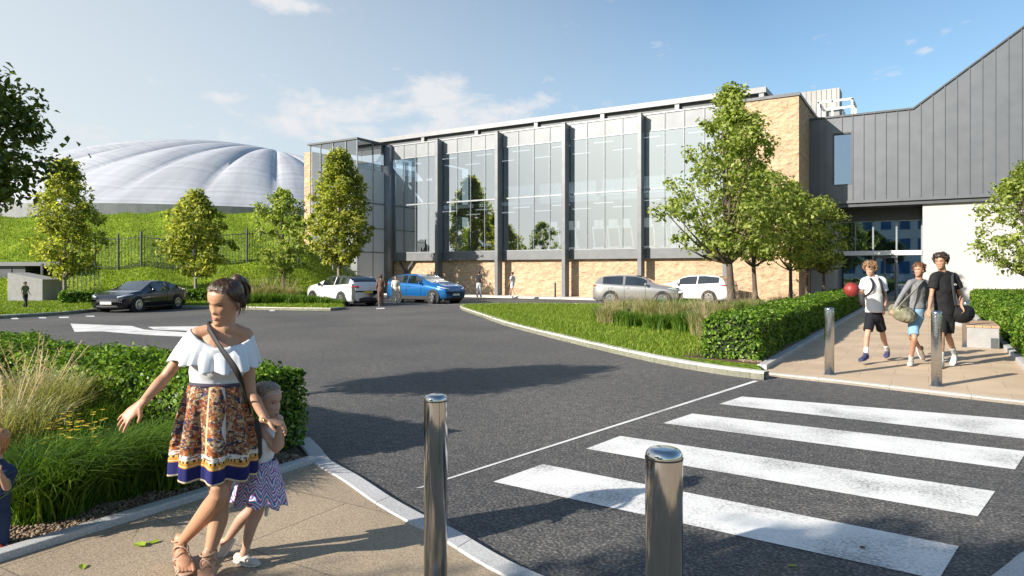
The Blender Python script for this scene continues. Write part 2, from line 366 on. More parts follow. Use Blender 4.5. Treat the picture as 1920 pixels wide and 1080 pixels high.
MAT['interior_dark'] = M('interior_dark', (.08, .17, .36), .7, ns=1)
MAT['lit'] = M('lit_strip', (.9, .9, .9), .5, emit=(1, .98, .95, .5))
MAT['gym'] = M('gym_white', (.82, .83, .85), .35, ns=4)
MAT['gym_dark'] = M('gym_black', (.03, .03, .035), .4, ns=4)
MAT['glass'] = mat_glass('facade_glass', (.78, .86, .93), (.97, .99, 1.0), .56, .9)
MAT['glass_corner'] = mat_glass('corner_glass', (.92, .95, .98), (.95, .98, 1.0), .34, .9)
MAT['glass_dark'] = mat_glass('entrance_glass', (.50, .64, .85), (.66, .80, 1.0), .34, .9)
MAT['concrete'] = M('concrete', (.34, .33, .33), .85, col2=(.28, .275, .27), ns=5, bs=50, bstr=.2)
MAT['chrome'] = M('polished_steel', (.62, .61, .60), .11, 1.0, col2=(.55, .54, .53), ns=3)
MAT['steel_brushed'] = M('hammered_steel', (.55, .56, .57), .16, 1.0, ns=3, bs=45, bstr=.75, bdist=.006)
MAT['wood'] = M('bench_timber', (.46, .31, .19), .7, col2=(.36, .23, .13), ns=6)
# ------------------------------------------------------------------ ground
def sheet(name, poly, z, mat, thick=None):
    mb = MB(); mb.prism([(p[0], p[1]) for p in poly], z - (thick or .1), z)
    o = mb.build(name, mat); tag(o, kind='structure')
    me = o.data; bm = bmesh.new(); bm.from_mesh(me); bmesh.ops.triangulate(bm, faces=[f for f in bm.faces if len(f.verts) > 4]); bm.to_mesh(me); bm.free(); return o
def smooth_line(pts, n=8, closed=False):
    P = [Vector((p[0], p[1])) for p in pts]; out = []; m = len(P)
    for i in range(m - 1):
        a, b, c, d = P[max(i - 1, 0)], P[i], P[i + 1], P[min(i + 2, m - 1)]
        for k in range(n):
            t = k / n; q = .5 * ((2 * b) + (c - a) * t + (2 * a - 5 * b + 4 * c - d) * t * t + (3 * b - a - 3 * c + d) * t ** 3); out.append((q.x, q.y))
    out.append(tuple(P[-1])); return out
def kerb(name, line, w, z0, z1, mat):        # kerb to the left of the line's direction (w>0)
    P = [Vector(p) for p in line]; L = []; R = []
    for i, p in enumerate(P):
        t = (P[min(i + 1, len(P) - 1)] - P[max(i - 1, 0)]).normalized(); nrm = Vector((-t.y, t.x)); L.append(p); R.append(p + nrm * w)
    mb = MB(); n = len(P); b = .012 * (1 if w > 0 else -1)
    vs = []
    for i in range(n):
        nr = (R[i] - L[i]).normalized() * .012
        a = L[i]; a2 = L[i] + nr; r = R[i]
        vs += [(a.x, a.y, z0), (a.x, a.y, z1 - .012), (a2.x, a2.y, z1), (r.x, r.y, z1), (r.x, r.y, z0)]
    fs = []
    for i in range(n - 1):
        for k in range(4):
            f = (i * 5 + k, i * 5 + k + 1, (i + 1) * 5 + k + 1, (i + 1) * 5 + k); fs.append(f if w < 0 else f[::-1])
    mb.add(vs, fs); o = mb.build(name, mat); tag(o, kind='structure'); return o

sheet('ground', [(-1500, -1500), (1500, -1500), (1500, 1500), (-1500, 1500)], -.06, MAT['bank'], .5)
sheet('road', [(-75, -14), (40, -14), (40, 37), (-75, 37)], 0, MAT['asphalt'])

# near pavement: planter kerb on its west, road kerb on its north
road_kerb_px = [(590, 868), (640, 898), (700, 940), (760, 975), (817, 1003), (940, 1076)]
near = [(-5.1, 4.42), (-4.72, 4.2)] + [G(*p, .04) for p in road_kerb_px] + [(-1.2, 2.9), (-.55, 3.0), (-.05, 3.35), (.24, 3.85), (.46, 4.4), (.64, 4.85), (1.0, 5.4), (1.7, 6.4), (3.0, 7.2), (6, 8.2), (20, 10)]
near = smooth_line(near, 6)
sheet('pavement', near + [(20, -13), (-16, -13), (-16, -1), (-4.33, -1), (-4.33, 4.1)], .03, MAT['pave'])
kerb('kerb', near, .14, -.05, .04, MAT['kerb'])
PK = -4.33
pk = MB(); pk.box(PK - .10, PK, -6, 4.0, -.05, .075); tag(pk.build('planter_edging', MAT['kerb'], bevel=.008), kind='structure')
sheet('planting_bed', [(-16, -6), (PK - .10, -6), (PK - .10, 4.0), (-4.75, 4.12), (-5.1, 4.3), (-9, 4.55), (-16, 4.9)], .05, MAT['soil'])
bk = smooth_line([(-17, 5.05), (-9, 4.7), (-5.6, 4.5), (-5.05, 4.43)], 5)
kerb('kerb', bk, -.14, -.05, .06, MAT['kerb'])

# island with lawn, beds and the far path
isl = [G(*p, .1) for p in [(866, 577), (905, 590), (950, 605), (1050, 630), (1150, 653), (1250, 674), (1350, 690), (1432, 700)]]
isl_s = smooth_line(isl, 8)
north = smooth_line([(-2.3, 32.5), (-4.5, 32.3), (-8.2, 30.2), (-11.0, 29.0), (-14, 28.6), (-16.6, 27.2), (-17.9, 25.2), isl[0]], 5)
sheet('island_lawn', isl_s + [(-2.36, 11.6)] + north, .09, MAT['lawn'])
kerb('island_kerb', north[:-1] + isl_s, .16, -.05, .12, MAT['kerb_buff'])
pathfront = [G(1432, 700, .04), G(1560, 713, .04), G(1700, 729, .04), G(1920, 754, .04), (3.0, 9.9), (6, 9.6), (20, 12.4)]
pf = smooth_line(pathfront, 4)
sheet('path', pf + [(20, 12.5), (1.3, 12.5), (1.3, 34), (9, 34), (9, 42), (-6, 42), (-6, 34), (-2.22, 34), (-2.22, 11.7)], .135 - .1, MAT['pave2'])
kerb('kerb', pf, .14, -.05, .045, MAT['kerb_buff'])
e = MB(); e.box(-2.37, -2.22, 11.5, 33.9, -.05, .11); e.box(1.30, 1.42, 11.0, 33.9, -.05, .11); tag(e.build('path_edging', MAT['kerb'], bevel=.01), kind='structure')
sheet('planting_bed', [(-3.75, 12.0), (-2.37, 11.62), (-2.37, 33.5), (-7.5, 31.0), (-7.9, 24), (-4.6, 19)], .10, MAT['soil'])
sheet('planting_bed', [(1.42, 11.0), (5, 10.4), (20, 12.6), (20, 33.9), (1.42, 33.9)], .08, MAT['soil'])
sheet('footway', [(-31.5, 34.7), (-13.0, 34.7), (-12.6, 35.6), (-6, 35.6), (-6, 36.6), (-31.5, 36.6)], .10, MAT['kerb_buff'])
# small white ticks of paint and the arrow
def flat(name, polys, z=.004, mat=None):
    mb = MB()
    for p in polys:
        pts = [G(*q) for q in p]; n = len(pts)
        a = sum(pts[i][0] * pts[(i + 1) % n][1] - pts[(i + 1) % n][0] * pts[i][1] for i in range(n))
        if a < 0: pts = pts[::-1]
        mb.add([(x, y, z) for x, y in pts], [tuple(range(n))])
    return mb.build(name, mat or MAT['paint'])
bars = [[(1391, 744), (2060, 800), (2050, 838), (1348, 758)], [(1298, 776), (1925, 847), (1903, 881), (1243, 794)],
        [(1163, 818), (1866, 922), (1833, 969), (1099, 842)], [(1018, 871), (1798, 1025), (1760, 1088), (925, 904)]]
for i, b_ in enumerate(bars):
    o = flat('crossing_stripe', [b_]); tag(o, kind='structure')
tag(flat('road_line', [[(1414, 714), (1422, 715), (792, 915), (780, 916)]]), kind='structure')
tag(flat('road_arrow', [[(132, 607), (248, 611.5), (270, 618), (400, 627), (398, 634), (270, 628), (192, 621.5), (140, 622.5)], [(277, 613), (372, 612), (396, 618), (372, 621), (289, 618)]]), kind='structure')
for q in [[(20, 596), (32, 596), (36, 598.5), (22, 598.5)], [(72, 595), (85, 595), (88, 597), (74, 597)], [(110, 594.5), (128, 594), (130, 596), (112, 596.5)], [(160, 592), (176, 592), (178, 594), (162, 594)],
          [(505, 581.5), (515, 581), (515, 583.5), (505, 583.5)], [(705, 577.5), (720, 577), (722, 579), (706, 579.5)]]:
    tag(flat('road_dash', [q]), kind='structure')
# parking bay lines
def wline(a, b, w=.1, z=.004):
    a = Vector(a); b = Vector(b); t = (b - a).normalized(); n = Vector((-t.y, t.x)) * w / 2
    mb = MB(); mb.add([(p.x, p.y, z) for p in (a - n, b - n, b + n, a + n)], [(0, 1, 2, 3)]); tag(mb.build('bay_line', MAT['paint']), kind='structure')
for x in (-24.4, -19.6): wline((x, 26.2), (x, 28.8))
wline((-24.4, 26.2), (-19.6, 26.2))

# verge and bank
verge_px = [(-160, 603), (0, 592), (100, 586.5), (165, 581), (230, 576), (330, 574), (420, 574.8), (520, 577), (620, 578.3)]
vg = smooth_line([G(*p, .1) for p in verge_px], 5)
back_ = [G(645, 576, .1), G(640, 572.5, .1), D(560, 34.4), D(596, 38), D(660, 43), D(640, 52), D(-160, 52)]
sheet('verge', vg + back_, .09, MAT['bank'])
kerb('kerb', vg + [G(645, 576, .1)], .14, -.05, .12, MAT['kerb_buff'])
def sstep(x): x = np.clip(x, 0, 1); return x * x * (3 - 2 * x)
def bank_h(u, v):
    u = np.asarray(u, float); v = np.asarray(v, float)
    t = np.clip((u - 33.5) / 24, 0, 1); h = 6.25 * (sstep(t) * .35 + t * .65)
    edge = np.where(u < 46, -11.5 + (u - 34) / 12 * 2.2, np.where(u < 60, -9.3, -9.3 + (u - 60) * .9))
    f = sstep((edge - v) / 6.5); bumps = .14 * np.sin(u * .9 + v * .35) * np.cos(v * .55 - u * .2) + .09 * np.sin(v * 1.7 + u * 1.1) + .25 * np.sin(v * .21 + 1.0)
    return h * f + bumps * f * np.clip((u - 35) / 4, 0, 1) + .04
def bank_xyz(u, v): return (u * FX + v * RX, u * FY + v * RY, float(bank_h(u, v)))
us = np.concatenate([np.arange(33, 62, .4), np.arange(62, 150, 3)]); vs_ = np.concatenate([np.arange(-130, -60, 3), np.arange(-60, -6, .4), np.arange(-6, 6, 2)])
U, V = np.meshgrid(us, vs_, indexing='ij'); Hh = bank_h(U, V)
vv = np.stack([U * FX + V * RX, U * FY + V * RY, Hh + .02], -1).reshape(-1, 3)
nu_, nv_ = U.shape; fs = []
for i in range(nu_ - 1):
    for j in range(nv_ - 1):
        a = i * nv_ + j
        if Hh[i, j] > .06 or Hh[i + 1, j + 1] > .06: fs.append((a, a + 1, a + nv_ + 1, a + nv_)[::-1])
me = bpy.data.meshes.new('grass_bank'); me.from_pydata(vv.tolist(), [], fs); me.update(); me.polygons.foreach_set('use_smooth', [True] * len(fs))
tag(add_obj('grass_bank', me, MAT['bank']), kind='structure')

# ------------------------------------------------------------------ the glass fronted hall
O = (-20, 36, 0)
hall = empty('sports_hall', O, 0, 'long glass-fronted hall with dark posts above a sandstone plinth', 'building')
def part(mb, name, mat, parent=hall, **k): return mb.build(name, mat, parent, **k)
def nb(): return MB(O)
PX = [-32.4, -27.75, -23.05, -18.35, -13.65, -9.0]
b = nb(); b.box(-32.2, -9.0, 36.75, 37.15, 0, 2.35); part(b, 'stone_plinth', MAT['stone'])
b = nb(); b.box(-32.2, -9.2, 36.45, 36.74, 2.32, 2.86); part(b, 'sill_beam', MAT['spandrel'])
b = nb(); b.box(-9.0, -5.45, 36.0, 46, 0, 10.25); part(b, 'stone_pier', MAT['stone'])
b = nb(); b.box(-9.3, -5.38, 35.93, 46.1, 10.25, 10.4); part(b, 'pier_coping', MAT['dkmetal'])
for x in PX[1:]:
    b = nb(); xx = x
    b.box(xx - .115, xx + .115, 35.85, 36.40, 0, 10.3)
    b.box(xx - .13, xx + .13, 35.83, 36.06, 10.3, 10.36)
    part(b, 'post', MAT['post'], bevel=.01)
# corner column, round
b = nb(); b.lathe([(.33, 0), (.33, 10.37)], (-32.35, 36.35, 0), n=24); part(b, 'corner_column', MAT['column'], smooth=True)
for i in range(5):
    x0, x1 = PX[i] + (.3 if i == 0 else .121), PX[i + 1] - .121
    fr = nb(); n = 4
    for z, h_ in ((2.86, .06), (6.13, .09), (9.38, .05), (10.33, .06)): fr.box(x0, x1, 36.44, 36.52, z, z + h_)
    for k in range(n + 1):
        x = x0 + (x1 - x0 - .022) * k / n; fr.box(x, x + .022, 36.42, 36.443, 2.92, 10.33)
    f = part(fr, 'window_frame', MAT['mullion'])
    g = nb(); g.add([(x0, 36.50, 2.9), (x1, 36.50, 2.9), (x1, 36.50, 9.4), (x0, 36.50, 9.4)], [(0, 1, 2, 3)]); o = g.build('glazing', MAT['glass'], f)
    g = nb(); g.box(x0, x1, 36.49, 36.56, 9.43, 10.33); g.build('frosted_panel', MAT['frosted'], f)
# dark posts inside the first bay and the low link at the corner
for dx in (.75, 1.35, 2.35):
    b = nb(); b.box(-32.4 + dx, -32.24 + dx, 37.3, 37.5, .3, 9.3); part(b, 'inner_post', MAT['dkmetal'])
b = nb(); b.beam((-31.7, 36.6, .6), (-30.3, 36.6, 2.3), .12, .12); b.beam((-30.3, 36.55, .6), (-31.5, 36.55, 2.3), .1, .1); part(b, 'brace', MAT['dkmetal'])
# interior
b = nb(); b.box(-32, -9.2, 45.6, 45.8, .1, 10); part(b, 'back_wall', MAT['interior'])
b = nb(); b.box(-32, -9.2, 37.15, 45.6, 2.6, 2.84); part(b, 'lower_floor', MAT['interior_floor'])
b = nb(); b.box(-32, -9.2, 38.6, 45.6, 5.95, 6.22); part(b, 'upper_floor', MAT['interior'])
b = nb(); b.box(-32, -9.2, 37.15, 45.6, 9.9, 10.1); part(b, 'ceiling', MAT['interior'])
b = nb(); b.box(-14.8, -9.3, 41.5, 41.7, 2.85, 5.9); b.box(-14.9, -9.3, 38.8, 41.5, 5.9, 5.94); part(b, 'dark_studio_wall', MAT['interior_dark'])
b = nb(); b.box(-24.5, -9.3, 38.55, 38.6, 6.22, 7.2); part(b, 'balustrade', MAT['glass'])
for i, x in enumerate(range(-30, -9, 3)):
    for z in (5.86, 9.66):
        for yy in (39.4, 42.4):
            b = nb(); b.box(x, x + 1.3, yy, yy + .07, z, z + .05); part(b, 'light_strip', MAT['lit'])
# roof and clerestory
b = nb(); b.box(-32, -5.6, 36.58, 46.2, 10.3, 10.44); part(b, 'roof', MAT['fascia'])
b = nb(); b.box(-35.5, -7.6, 38.9, 45.8, 10.44, 11.28); part(b, 'clerestory', MAT['fascia_dark'])
b = nb(); b.box(-35.8, -7.5, 38.6, 46, 11.28, 11.58); part(b, 'roof_fascia', MAT['fascia'])
xs = [-7.75] + [-7.75 - 4.68 * k for k in range(1, 6)]
for x in xs:
    b = nb(); b.box(x - .13, x + .13, 38.66, 38.9, 10.44, 11.28); part(b, 'clerestory_post', MAT['fascia'])
# corner glass box
b = nb()
for (x, y) in ((-32.45, 33.4), (-36.9, 33.4), (-34.7, 33.4), (-35.9, 33.4), (-33.5, 33.4), (-32.45, 34.9)):
    b.box(x - .03, x + .03, y - .03, y + .03, 0, 10.38)
for z in (2.85, 6.2): b.box(-36.9, -32.4, 33.37, 33.43, z, z + .09); b.box(-32.48, -32.40, 33.4, 36.2, z, z + .07)
b.box(-32.48, -32.40, 33.4, 36.2, 4.5, 4.55)
cf = part(b, 'corner_frame', MAT['column'])
g = nb(); g.add([(-36.85, 33.42, 0), (-32.5, 33.42, 0), (-32.5, 33.42, 10.36), (-36.85, 33.42, 10.36)], [(0, 1, 2, 3)]); g.add([(-32.47, 33.5, 8.52), (-32.47, 36.2, 8.52), (-32.47, 36.2, 10.36), (-32.47, 33.5, 10.36)], [(0, 1, 2, 3)]); g.build('glazing', MAT['glass_corner'], cf)
b = nb(); b.box(-37.1, -32.35, 33.3, 38.5, 10.38, 10.5); part(b, 'corner_roof', MAT['dkmetal'])
b = nb(); b.box(-36.8, -32.9, 35.9, 36.1, 0, 8.6); part(b, 'white_lining', MAT['white_panel'])
for y0, y1 in ((33.45, 34.86), (34.94, 36.0)):
    b = nb(); b.box(-32.52, -32.44, y0, y1, 0.0, 8.5); part(b, 'white_side_panel', MAT['white_panel'])
b = nb(); b.box(-37.75, -36.96, 33.6, 44, 0, 10.0); b.box(-38.3, -37.75, 34.2, 44, 0, 9.7); part(b, 'stone_pier', MAT['stone'])
b = nb(); b.box(-37, -32.9, 42, 46, 0, 10); part(b, 'rear_wall', MAT['interior'])
# rooftop plant screen and white frame
b = nb(); b.box(-8.9, -4.5, 44.5, 45.9, 10.0, 12.45)
for k in range(16): b.box(-8.9 + k * .28, -8.85 + k * .28, 44.46, 44.5, 10.0, 12.43)
part(b, 'plant_screen', MAT['screen'])
b = nb()
for (x, y) in ((-5.3, 41.9), (-3.6, 41.9), (-5.3, 43.9), (-3.6, 43.9), (-4.6, 41.9)): b.box(x - .05, x + .05, y - .05, y + .05, 9.7, 11.15)
for y in (41.9, 43.9): b.box(-5.35, -3.55, y - .05, y + .05, 11.05, 11.17)
for x in (-5.3, -3.6): b.box(x - .05, x + .05, 41.95, 43.85, 11.05, 11.17)
part(b, 'roof_frame', MAT['white_panel'])
b = nb(); b.box(-5.0, -4.1, 42.6, 43.6, 9.7, 10.75); part(b, 'air_unit', MAT['fascia'], bevel=.03)

# ------------------------------------------------------------------ clad building with the entrance
O2 = (0, 39.5, 0)
ent = empty('entrance_building', O2, 0, 'dark standing-seam clad building with a rising gable over a white ground floor and glazed entrance', 'building')
def nc(): return MB(O2)
def top(x): return 9.72 if x < -.66 else 9.72 + (x + .66) * .735
XE = 10.2
b = nc()
def clad_piece(x0, x1, z0, y0=39.5, y1=50):
    xs = [x0] + ([-.66] if x0 < -.66 < x1 else []) + [x1]
    for a, c in zip(xs[:-1], xs[1:]):
        vs = [(a, y0, z0), (c, y0, z0), (c, y0, top(c)), (a, y0, top(a)), (a, y1, z0), (c, y1, z0), (c, y1, top(c)), (a, y1, top(a))]
        b.add(vs, [(0, 1, 2, 3), (5, 4, 7, 6), (3, 2, 6, 7), (0, 3, 7, 4), (1, 5, 6, 2), (0, 4, 5, 1)])
clad_piece(-5.44, -4.33, 5.2); clad_piece(-3.4, XE, 5.2)
b.box(-4.33, -3.4, 39.5, 50, 8.85, 9.71); b.box(-4.33, -3.4, 39.5, 50, 5.2, 6.1); b.box(-4.33, -3.4, 39.75, 50, 6.1, 8.85)
ck = -5.44
seams = [-5.0, -4.66] + [-3.88, -3.38]; x = -2.87
while x < XE: seams.append(x); x += .505
for x in seams:
    z0 = 5.25
    if x == -3.88:
        b.box(x - .018, x + .018, 39.455, 39.5, 5.25, 6.1); b.box(x - .018, x + .018, 39.455, 39.5, 8.85, 9.7); continue
    b.box(x - .018, x + .018, 39.455, 39.5, z0, top(x) - .03)
b.box(-5.44, XE, 39.43, 39.5, 5.14, 5.27)
part(b, 'cladding', MAT['clad'], ent)
b = nc()
for a, c in ((-5.44, -.66), (-.66, XE)):
    b.add([(a, 39.42, top(a) - .04), (c, 39.42, top(c) - .04), (c, 39.42, top(c) + .05), (a, 39.42, top(a) + .05), (a, 50, top(a) - .04), (c, 50, top(c) - .04), (c, 50, top(c) + .05), (a, 50, top(a) + .05)],
          [(0, 1, 2, 3), (3, 2, 6, 7), (0, 4, 5, 1), (1, 5, 6, 2), (0, 3, 7, 4)])
part(b, 'roof_edge', MAT['dkmetal'], ent)
b = nc(); b.box(-4.33, -4.27, 39.52, 39.72, 6.1, 8.85); b.box(-3.46, -3.4, 39.52, 39.72, 6.1, 8.85); b.box(-4.27, -3.46, 39.52, 39.72, 8.79, 8.85); b.box(-4.27, -3.46, 39.52, 39.72, 6.1, 6.16)
w = part(b, 'window_frame', MAT['dkmetal'], ent)
g = nc(); g.add([(-4.27, 39.66, 6.16), (-3.46, 39.66, 6.16), (-3.46, 39.66, 8.79), (-4.27, 39.66, 8.79)], [(0, 1, 2, 3)]); g.build('pane', mat_glass('upper_window_glass', (.3, .4, .5), (.55, .72, .95), .34, .8), w)
b = nc(); b.box(-.26, XE, 39.75, 50, 0, 5.13); b.box(-5.42, -4.24, 39.75, 50, 0, 5.13); part(b, 'white_wall', MAT['white_wall'], ent)
b = nc(); b.box(-5.42, XE, 39.55, 39.74, 4.95, 5.13); b.box(-4.24, -.26, 39.8, 41.4, 4.95, 5.13); part(b, 'soffit', MAT['dkmetal'], ent)
b = nc(); b.box(-4.24, -.26, 41.35, 41.5, 4.3, 4.95); part(b, 'entrance_fascia', MAT['fascia_dark'], ent)
b = nc()
for x in (-4.22, -2.55, -1.45, -.30): b.box(x - .04, x + .04, 41.38, 41.48, .04, 4.3)
for x in (-3.4,): b.box(x - .03, x + .03, 41.38, 41.48, 2.55, 4.3)
for z, h in ((2.5, .1), (4.25, .05), (.04, .06)): b.box(-4.24, -.26, 41.38, 41.48, z, z + h)
f = part(b, 'entrance_frame', MAT['mullion'], ent)
g = nc(); g.add([(-4.2, 41.44, .08), (-.3, 41.44, .08), (-.3, 41.44, 4.28), (-4.2, 41.44, 4.28)], [(0, 1, 2, 3)]); g.build('glazing', MAT['glass_dark'], f)
b = nc(); b.box(-4.2, -.3, 41.30, 41.37, 2.46, 2.70); part(b, 'entrance_sign_band', MAT['white_panel'], ent)
d = nc(); d.box(-2.5, -2.42, 41.33, 41.38, .06, 2.4); d.box(-1.55, -1.47, 41.33, 41.38, .06, 2.4); d.box(-2.42, -1.55, 41.33, 41.38, 2.3, 2.4); d.box(-2.02, -1.96, 41.33, 41.38, .06, 2.3); dr = part(d, 'door', MAT['dkmetal'], ent)
h = nc()
for x in (-2.1, -1.9): h.bar((x, 41.28, .9), (x, 41.28, 1.4), .015)
h.build('handle', MAT['chrome'], dr)
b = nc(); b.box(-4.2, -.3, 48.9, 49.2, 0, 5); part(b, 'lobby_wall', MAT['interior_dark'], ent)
b = nc(); b.box(-4.2, -.3, 41.6, 48.9, .03, .06); part(b, 'lobby_floor', MAT['interior_floor'], ent)

# ------------------------------------------------------------------ dome
dc = (87.5 * FX - 38.5 * RX, 87.5 * FY - 38.5 * RY)
dome = empty('air_dome', (dc[0], dc[1], 6.0), YAW, 'pale ribbed fabric dome roof rising behind the grass bank', 'dome')
m_, nt, bb = node_mat('dome_fabric')
bb.inputs['Roughness'].default_value = .38; bb.inputs['Base Color'].default_value = (.60, .61, .68, 1)
uvn = nt.nodes.new('ShaderNodeUVMap'); sp = nt.nodes.new('ShaderNodeSeparateXYZ'); nt.links.new(uvn.outputs[0], sp.inputs[0])
t1 = tex(nt, 'ShaderNodeTexNoise', 1, 'UV', 3, stretch=(70, 3, 1)); t2 = tex(nt, 'ShaderNodeTexNoise', 1, 'UV', 3, stretch=(4, 60, 1))
c = ramp(nt, t1.outputs[0], [(.35, (.40, .405, .43)), (.65, (.52, .525, .55))]); c = mix(nt, 1.0, c, ramp(nt, t2.outputs[0], [(.35, (.86, .86, .88)), (.6, (1.05, 1.05, 1.06))]), 'MULTIPLY')
nt.links.new(c, bb.inputs['Base Color']); bump(nt, bb, t1.outputs[0], .25, .3); MAT['dome'] = m_
Rd = 29; Hd = 10.1; AX, AY = 9.0, -2.0; NL = 26; NT_ = NL * 14; NR = 40
verts = []; uvs = []
for i in range(NR + 1):
    t = i / NR
    for k in range(NT_):
        th = 2 * math.pi * k / NT_; ex, ey = Rd * math.cos(th), Rd * math.sin(th)
        x = AX * (1 - t) + ex * t; y = AY * (1 - t) + ey * t
        r = math.hypot(x, y) / Rd; z = Hd * max(0, 1 - r * r) ** .92
        lob = abs(math.sin(NL * th / 2)) ** .6; s = t * (1 - t) * 4
        z += (lob - .6) * .75 * min(1, s * 1.1) * (.35 + .65 * t)
        verts.append((x, y, max(z, 0))); uvs.append((k / NT_, t))
fs = [(i * NT_ + k, (i + 1) * NT_ + k, (i + 1) * NT_ + (k + 1) % NT_, i * NT_ + (k + 1) % NT_) for i in range(NR) for k in range(NT_)]
me = bpy.data.meshes.new('fabric_roof'); me.from_pydata(verts, [], fs); me.update(); me.polygons.foreach_set('use_smooth', [True] * len(fs))
ul = me.uv_layers.new(name='UVMap'); 
for l in me.loops: ul.data[l.index].uv = uvs[l.vertex_index]
o = add_obj('fabric_roof', me, MAT['dome'], dome); o.location = (0, 0, 1.45)
b = MB(); b.lathe([(Rd + .15, -3), (Rd + .15, 1.45), (Rd - .3, 1.5)], n=120); b.build('ring_wall', MAT['fascia'], dome, smooth=False)
# pale block on the skyline left of the dome
bx, by = D(168, 120); b = MB((bx, by, 0)); b.box(bx - 2.6, bx + 2.6, by - 2, by + 2, 0, 19.9); b.box(bx - 2.7, bx + 2.7, by - 2.1, by + 2.1, 19.9, 20.2)
o = b.build('water_tank_block', MAT['fascia']); o.location = (bx, by, 0); tag(o, 'small pale flat-topped block on the skyline left of the dome', 'building')

# ------------------------------------------------------------------ low service building and retaining wall on the left
lx, ly = D(60, 33.0)
lw = empty('retaining_wall', (lx, ly, 0), YAW, 'grey concrete ramp wall with a sloping top on the grass at far left', 'wall')
k = 33.0 / 1280
b = MB(); x0, x1 = (14 - 60) * k, (80 - 60) * k
z = lambda py: EYE - (py - 508) * k
vs = [(x0, 0, 0), (x1, 0, 0), (x1, 0, z(524)), (x0, 0, z(511)), (x0, 1.4, 0), (x1 + .05, 1.4, 0), (x1 + .05, 1.4, z(524)), (x0, 1.4, z(511))]
b.add(vs, [(0, 1, 2, 3), (1, 5, 6, 2), (3, 2, 6, 7), (5, 4, 7, 6), (4, 0, 3, 7)]); b.build('wall_panel', MAT['concrete'], lw, bevel=.02)
b = MB()
for i in range(9):
    x = .0 + i * .22; b.box(x - .015, x + .015, 2.4, 2.43, .4, 1.75 - i * .02)
b.box(-.1, 1.9, 2.38, 2.44, 1.72, 1.77); b.box(-.9, -.8, 1.9, 2.0, 1.2, 2.0); b.build('railing', MAT['dkmetal'], lw)
sx_, sy_ = D(-20, 38)
sb = empty('service_building', (sx_, sy_, 0), YAW, 'low dark flat-roofed service building cut into the bank at far left', 'building')
b = MB(); b.box(-3, 2.0, 0, 4, 0, 1.9); b.build('wall', MAT['fascia_dark'], sb)
b = MB(); b.box(-3.1, 4.2, -.2, 4.1, 1.9, 2.12); b.build('roof', MAT['fascia'], sb)
b = MB()
for i in range(6): b.box(-2.8 + i * .8, -2.75 + i * .8, -.03, 0, .1, 1.85)
b.build('louvre', MAT['dkmetal'], sb)

# ------------------------------------------------------------------ fence along the bank
fx, fy = D(265, 40.5)
fence = empty('metal_fence', (fx, fy, 1.4), 0, 'thin dark vertical-bar metal fence running along the grass bank', 'fence')
FO = (fx, fy, 1.4)
line = []
for px_, dd in ((178, 40.0), (222, 40.2), (265, 40.4), (363, 41.2), (463, 42.5), (560, 44.5)):
    u = dd; v = (px_ - 960) / 1280 * dd; line.append((u, v))
posts = []
for i in range(len(line) - 1):
    (u0, v0), (u1, v1) = line[i], line[i + 1]
    b = MB(FO); n = max(4, int(math.hypot(u1 - u0, v1 - v0) / .16))
    for k_ in range(1, n):
        t = k_ / n; p = bank_xyz(u0 + (u1 - u0) * t, v0 + (v1 - v0) * t); b.box(p[0] - .011, p[0] + .011, p[1] - .011, p[1] + .011, p[2] + .05, p[2] + 1.95)
    for hz in (.18, 1.82):
        q = [bank_xyz(u0 + (u1 - u0) * t, v0 + (v1 - v0) * t) for t in (0, .5, 1)]
        for a, c in zip(q[:-1], q[1:]): b.beam((a[0], a[1], a[2] + hz), (c[0], c[1], c[2] + hz), .025, .04)
    b.build('bar_panel', MAT['dkmetal'], fence)
for (u, v) in line:
    p = bank_xyz(u, v); b = MB(FO); b.box(p[0] - .045, p[0] + .045, p[1] - .045, p[1] + .045, p[2] - .2, p[2] + 2.15); b.build('post', MAT['dkmetal'], fence)

# ------------------------------------------------------------------ bollards
def bollard(px, d, H, r, mat, label, z0=.03, name='bollard'):
    x, y = D(px, d); t = empty(name, (x, y, z0), 0, label, 'bollard', 'steel bollards either side of the crossing')
    b = MB(); c = r * .42
    prof = [(r, 0), (r, H - c)] + [(r - c + c * math.cos(a), H - c + c * math.sin(a)) for a in [math.radians(q) for q in (15, 30, 45, 60, 75, 90)]] + [(.001, H + .002)]
    b.lathe(prof, n=48); o = b.build('shaft', mat, t, smooth=True)
    b = MB(); b.lathe([(r + .0015, H - c - .008), (r + .0015, H - c - .003)], n=48); b.build('seam_ring', MAT['dkmetal'], t)
    b = MB(); b.lathe([(r + .03, 0), (r + .03, .006), (r, .012)], n=32); b.build('base_ring', MAT['mullion'], t)
    return t
bollard(817, 3.1, 1.03, .053, MAT['chrome'], 'polished steel bollard on the near pavement beside the woman and child')
bollard(1245, 2.16, 1.03, .0585, MAT['chrome'], 'large polished steel bollard nearest the camera in front of the zebra stripes')
bollard(1555, 10.45, 1.03, .068, MAT['steel_brushed'], 'steel bollard at the end of the clipped hedge, left of the boy with the ball')
bollard(1756, 9.4, 1.04, .066, MAT['steel_brushed'], 'steel bollard in front of the boy in black')
bollard(1811, 14.2, .95, .068, MAT['steel_brushed'], 'steel bollard farther back, beside the concrete bench')
bollard(1041, 39.5, .85, .05, MAT['dkmetal'], 'small dark bollard by the sandstone wall, farthest of all', .1)

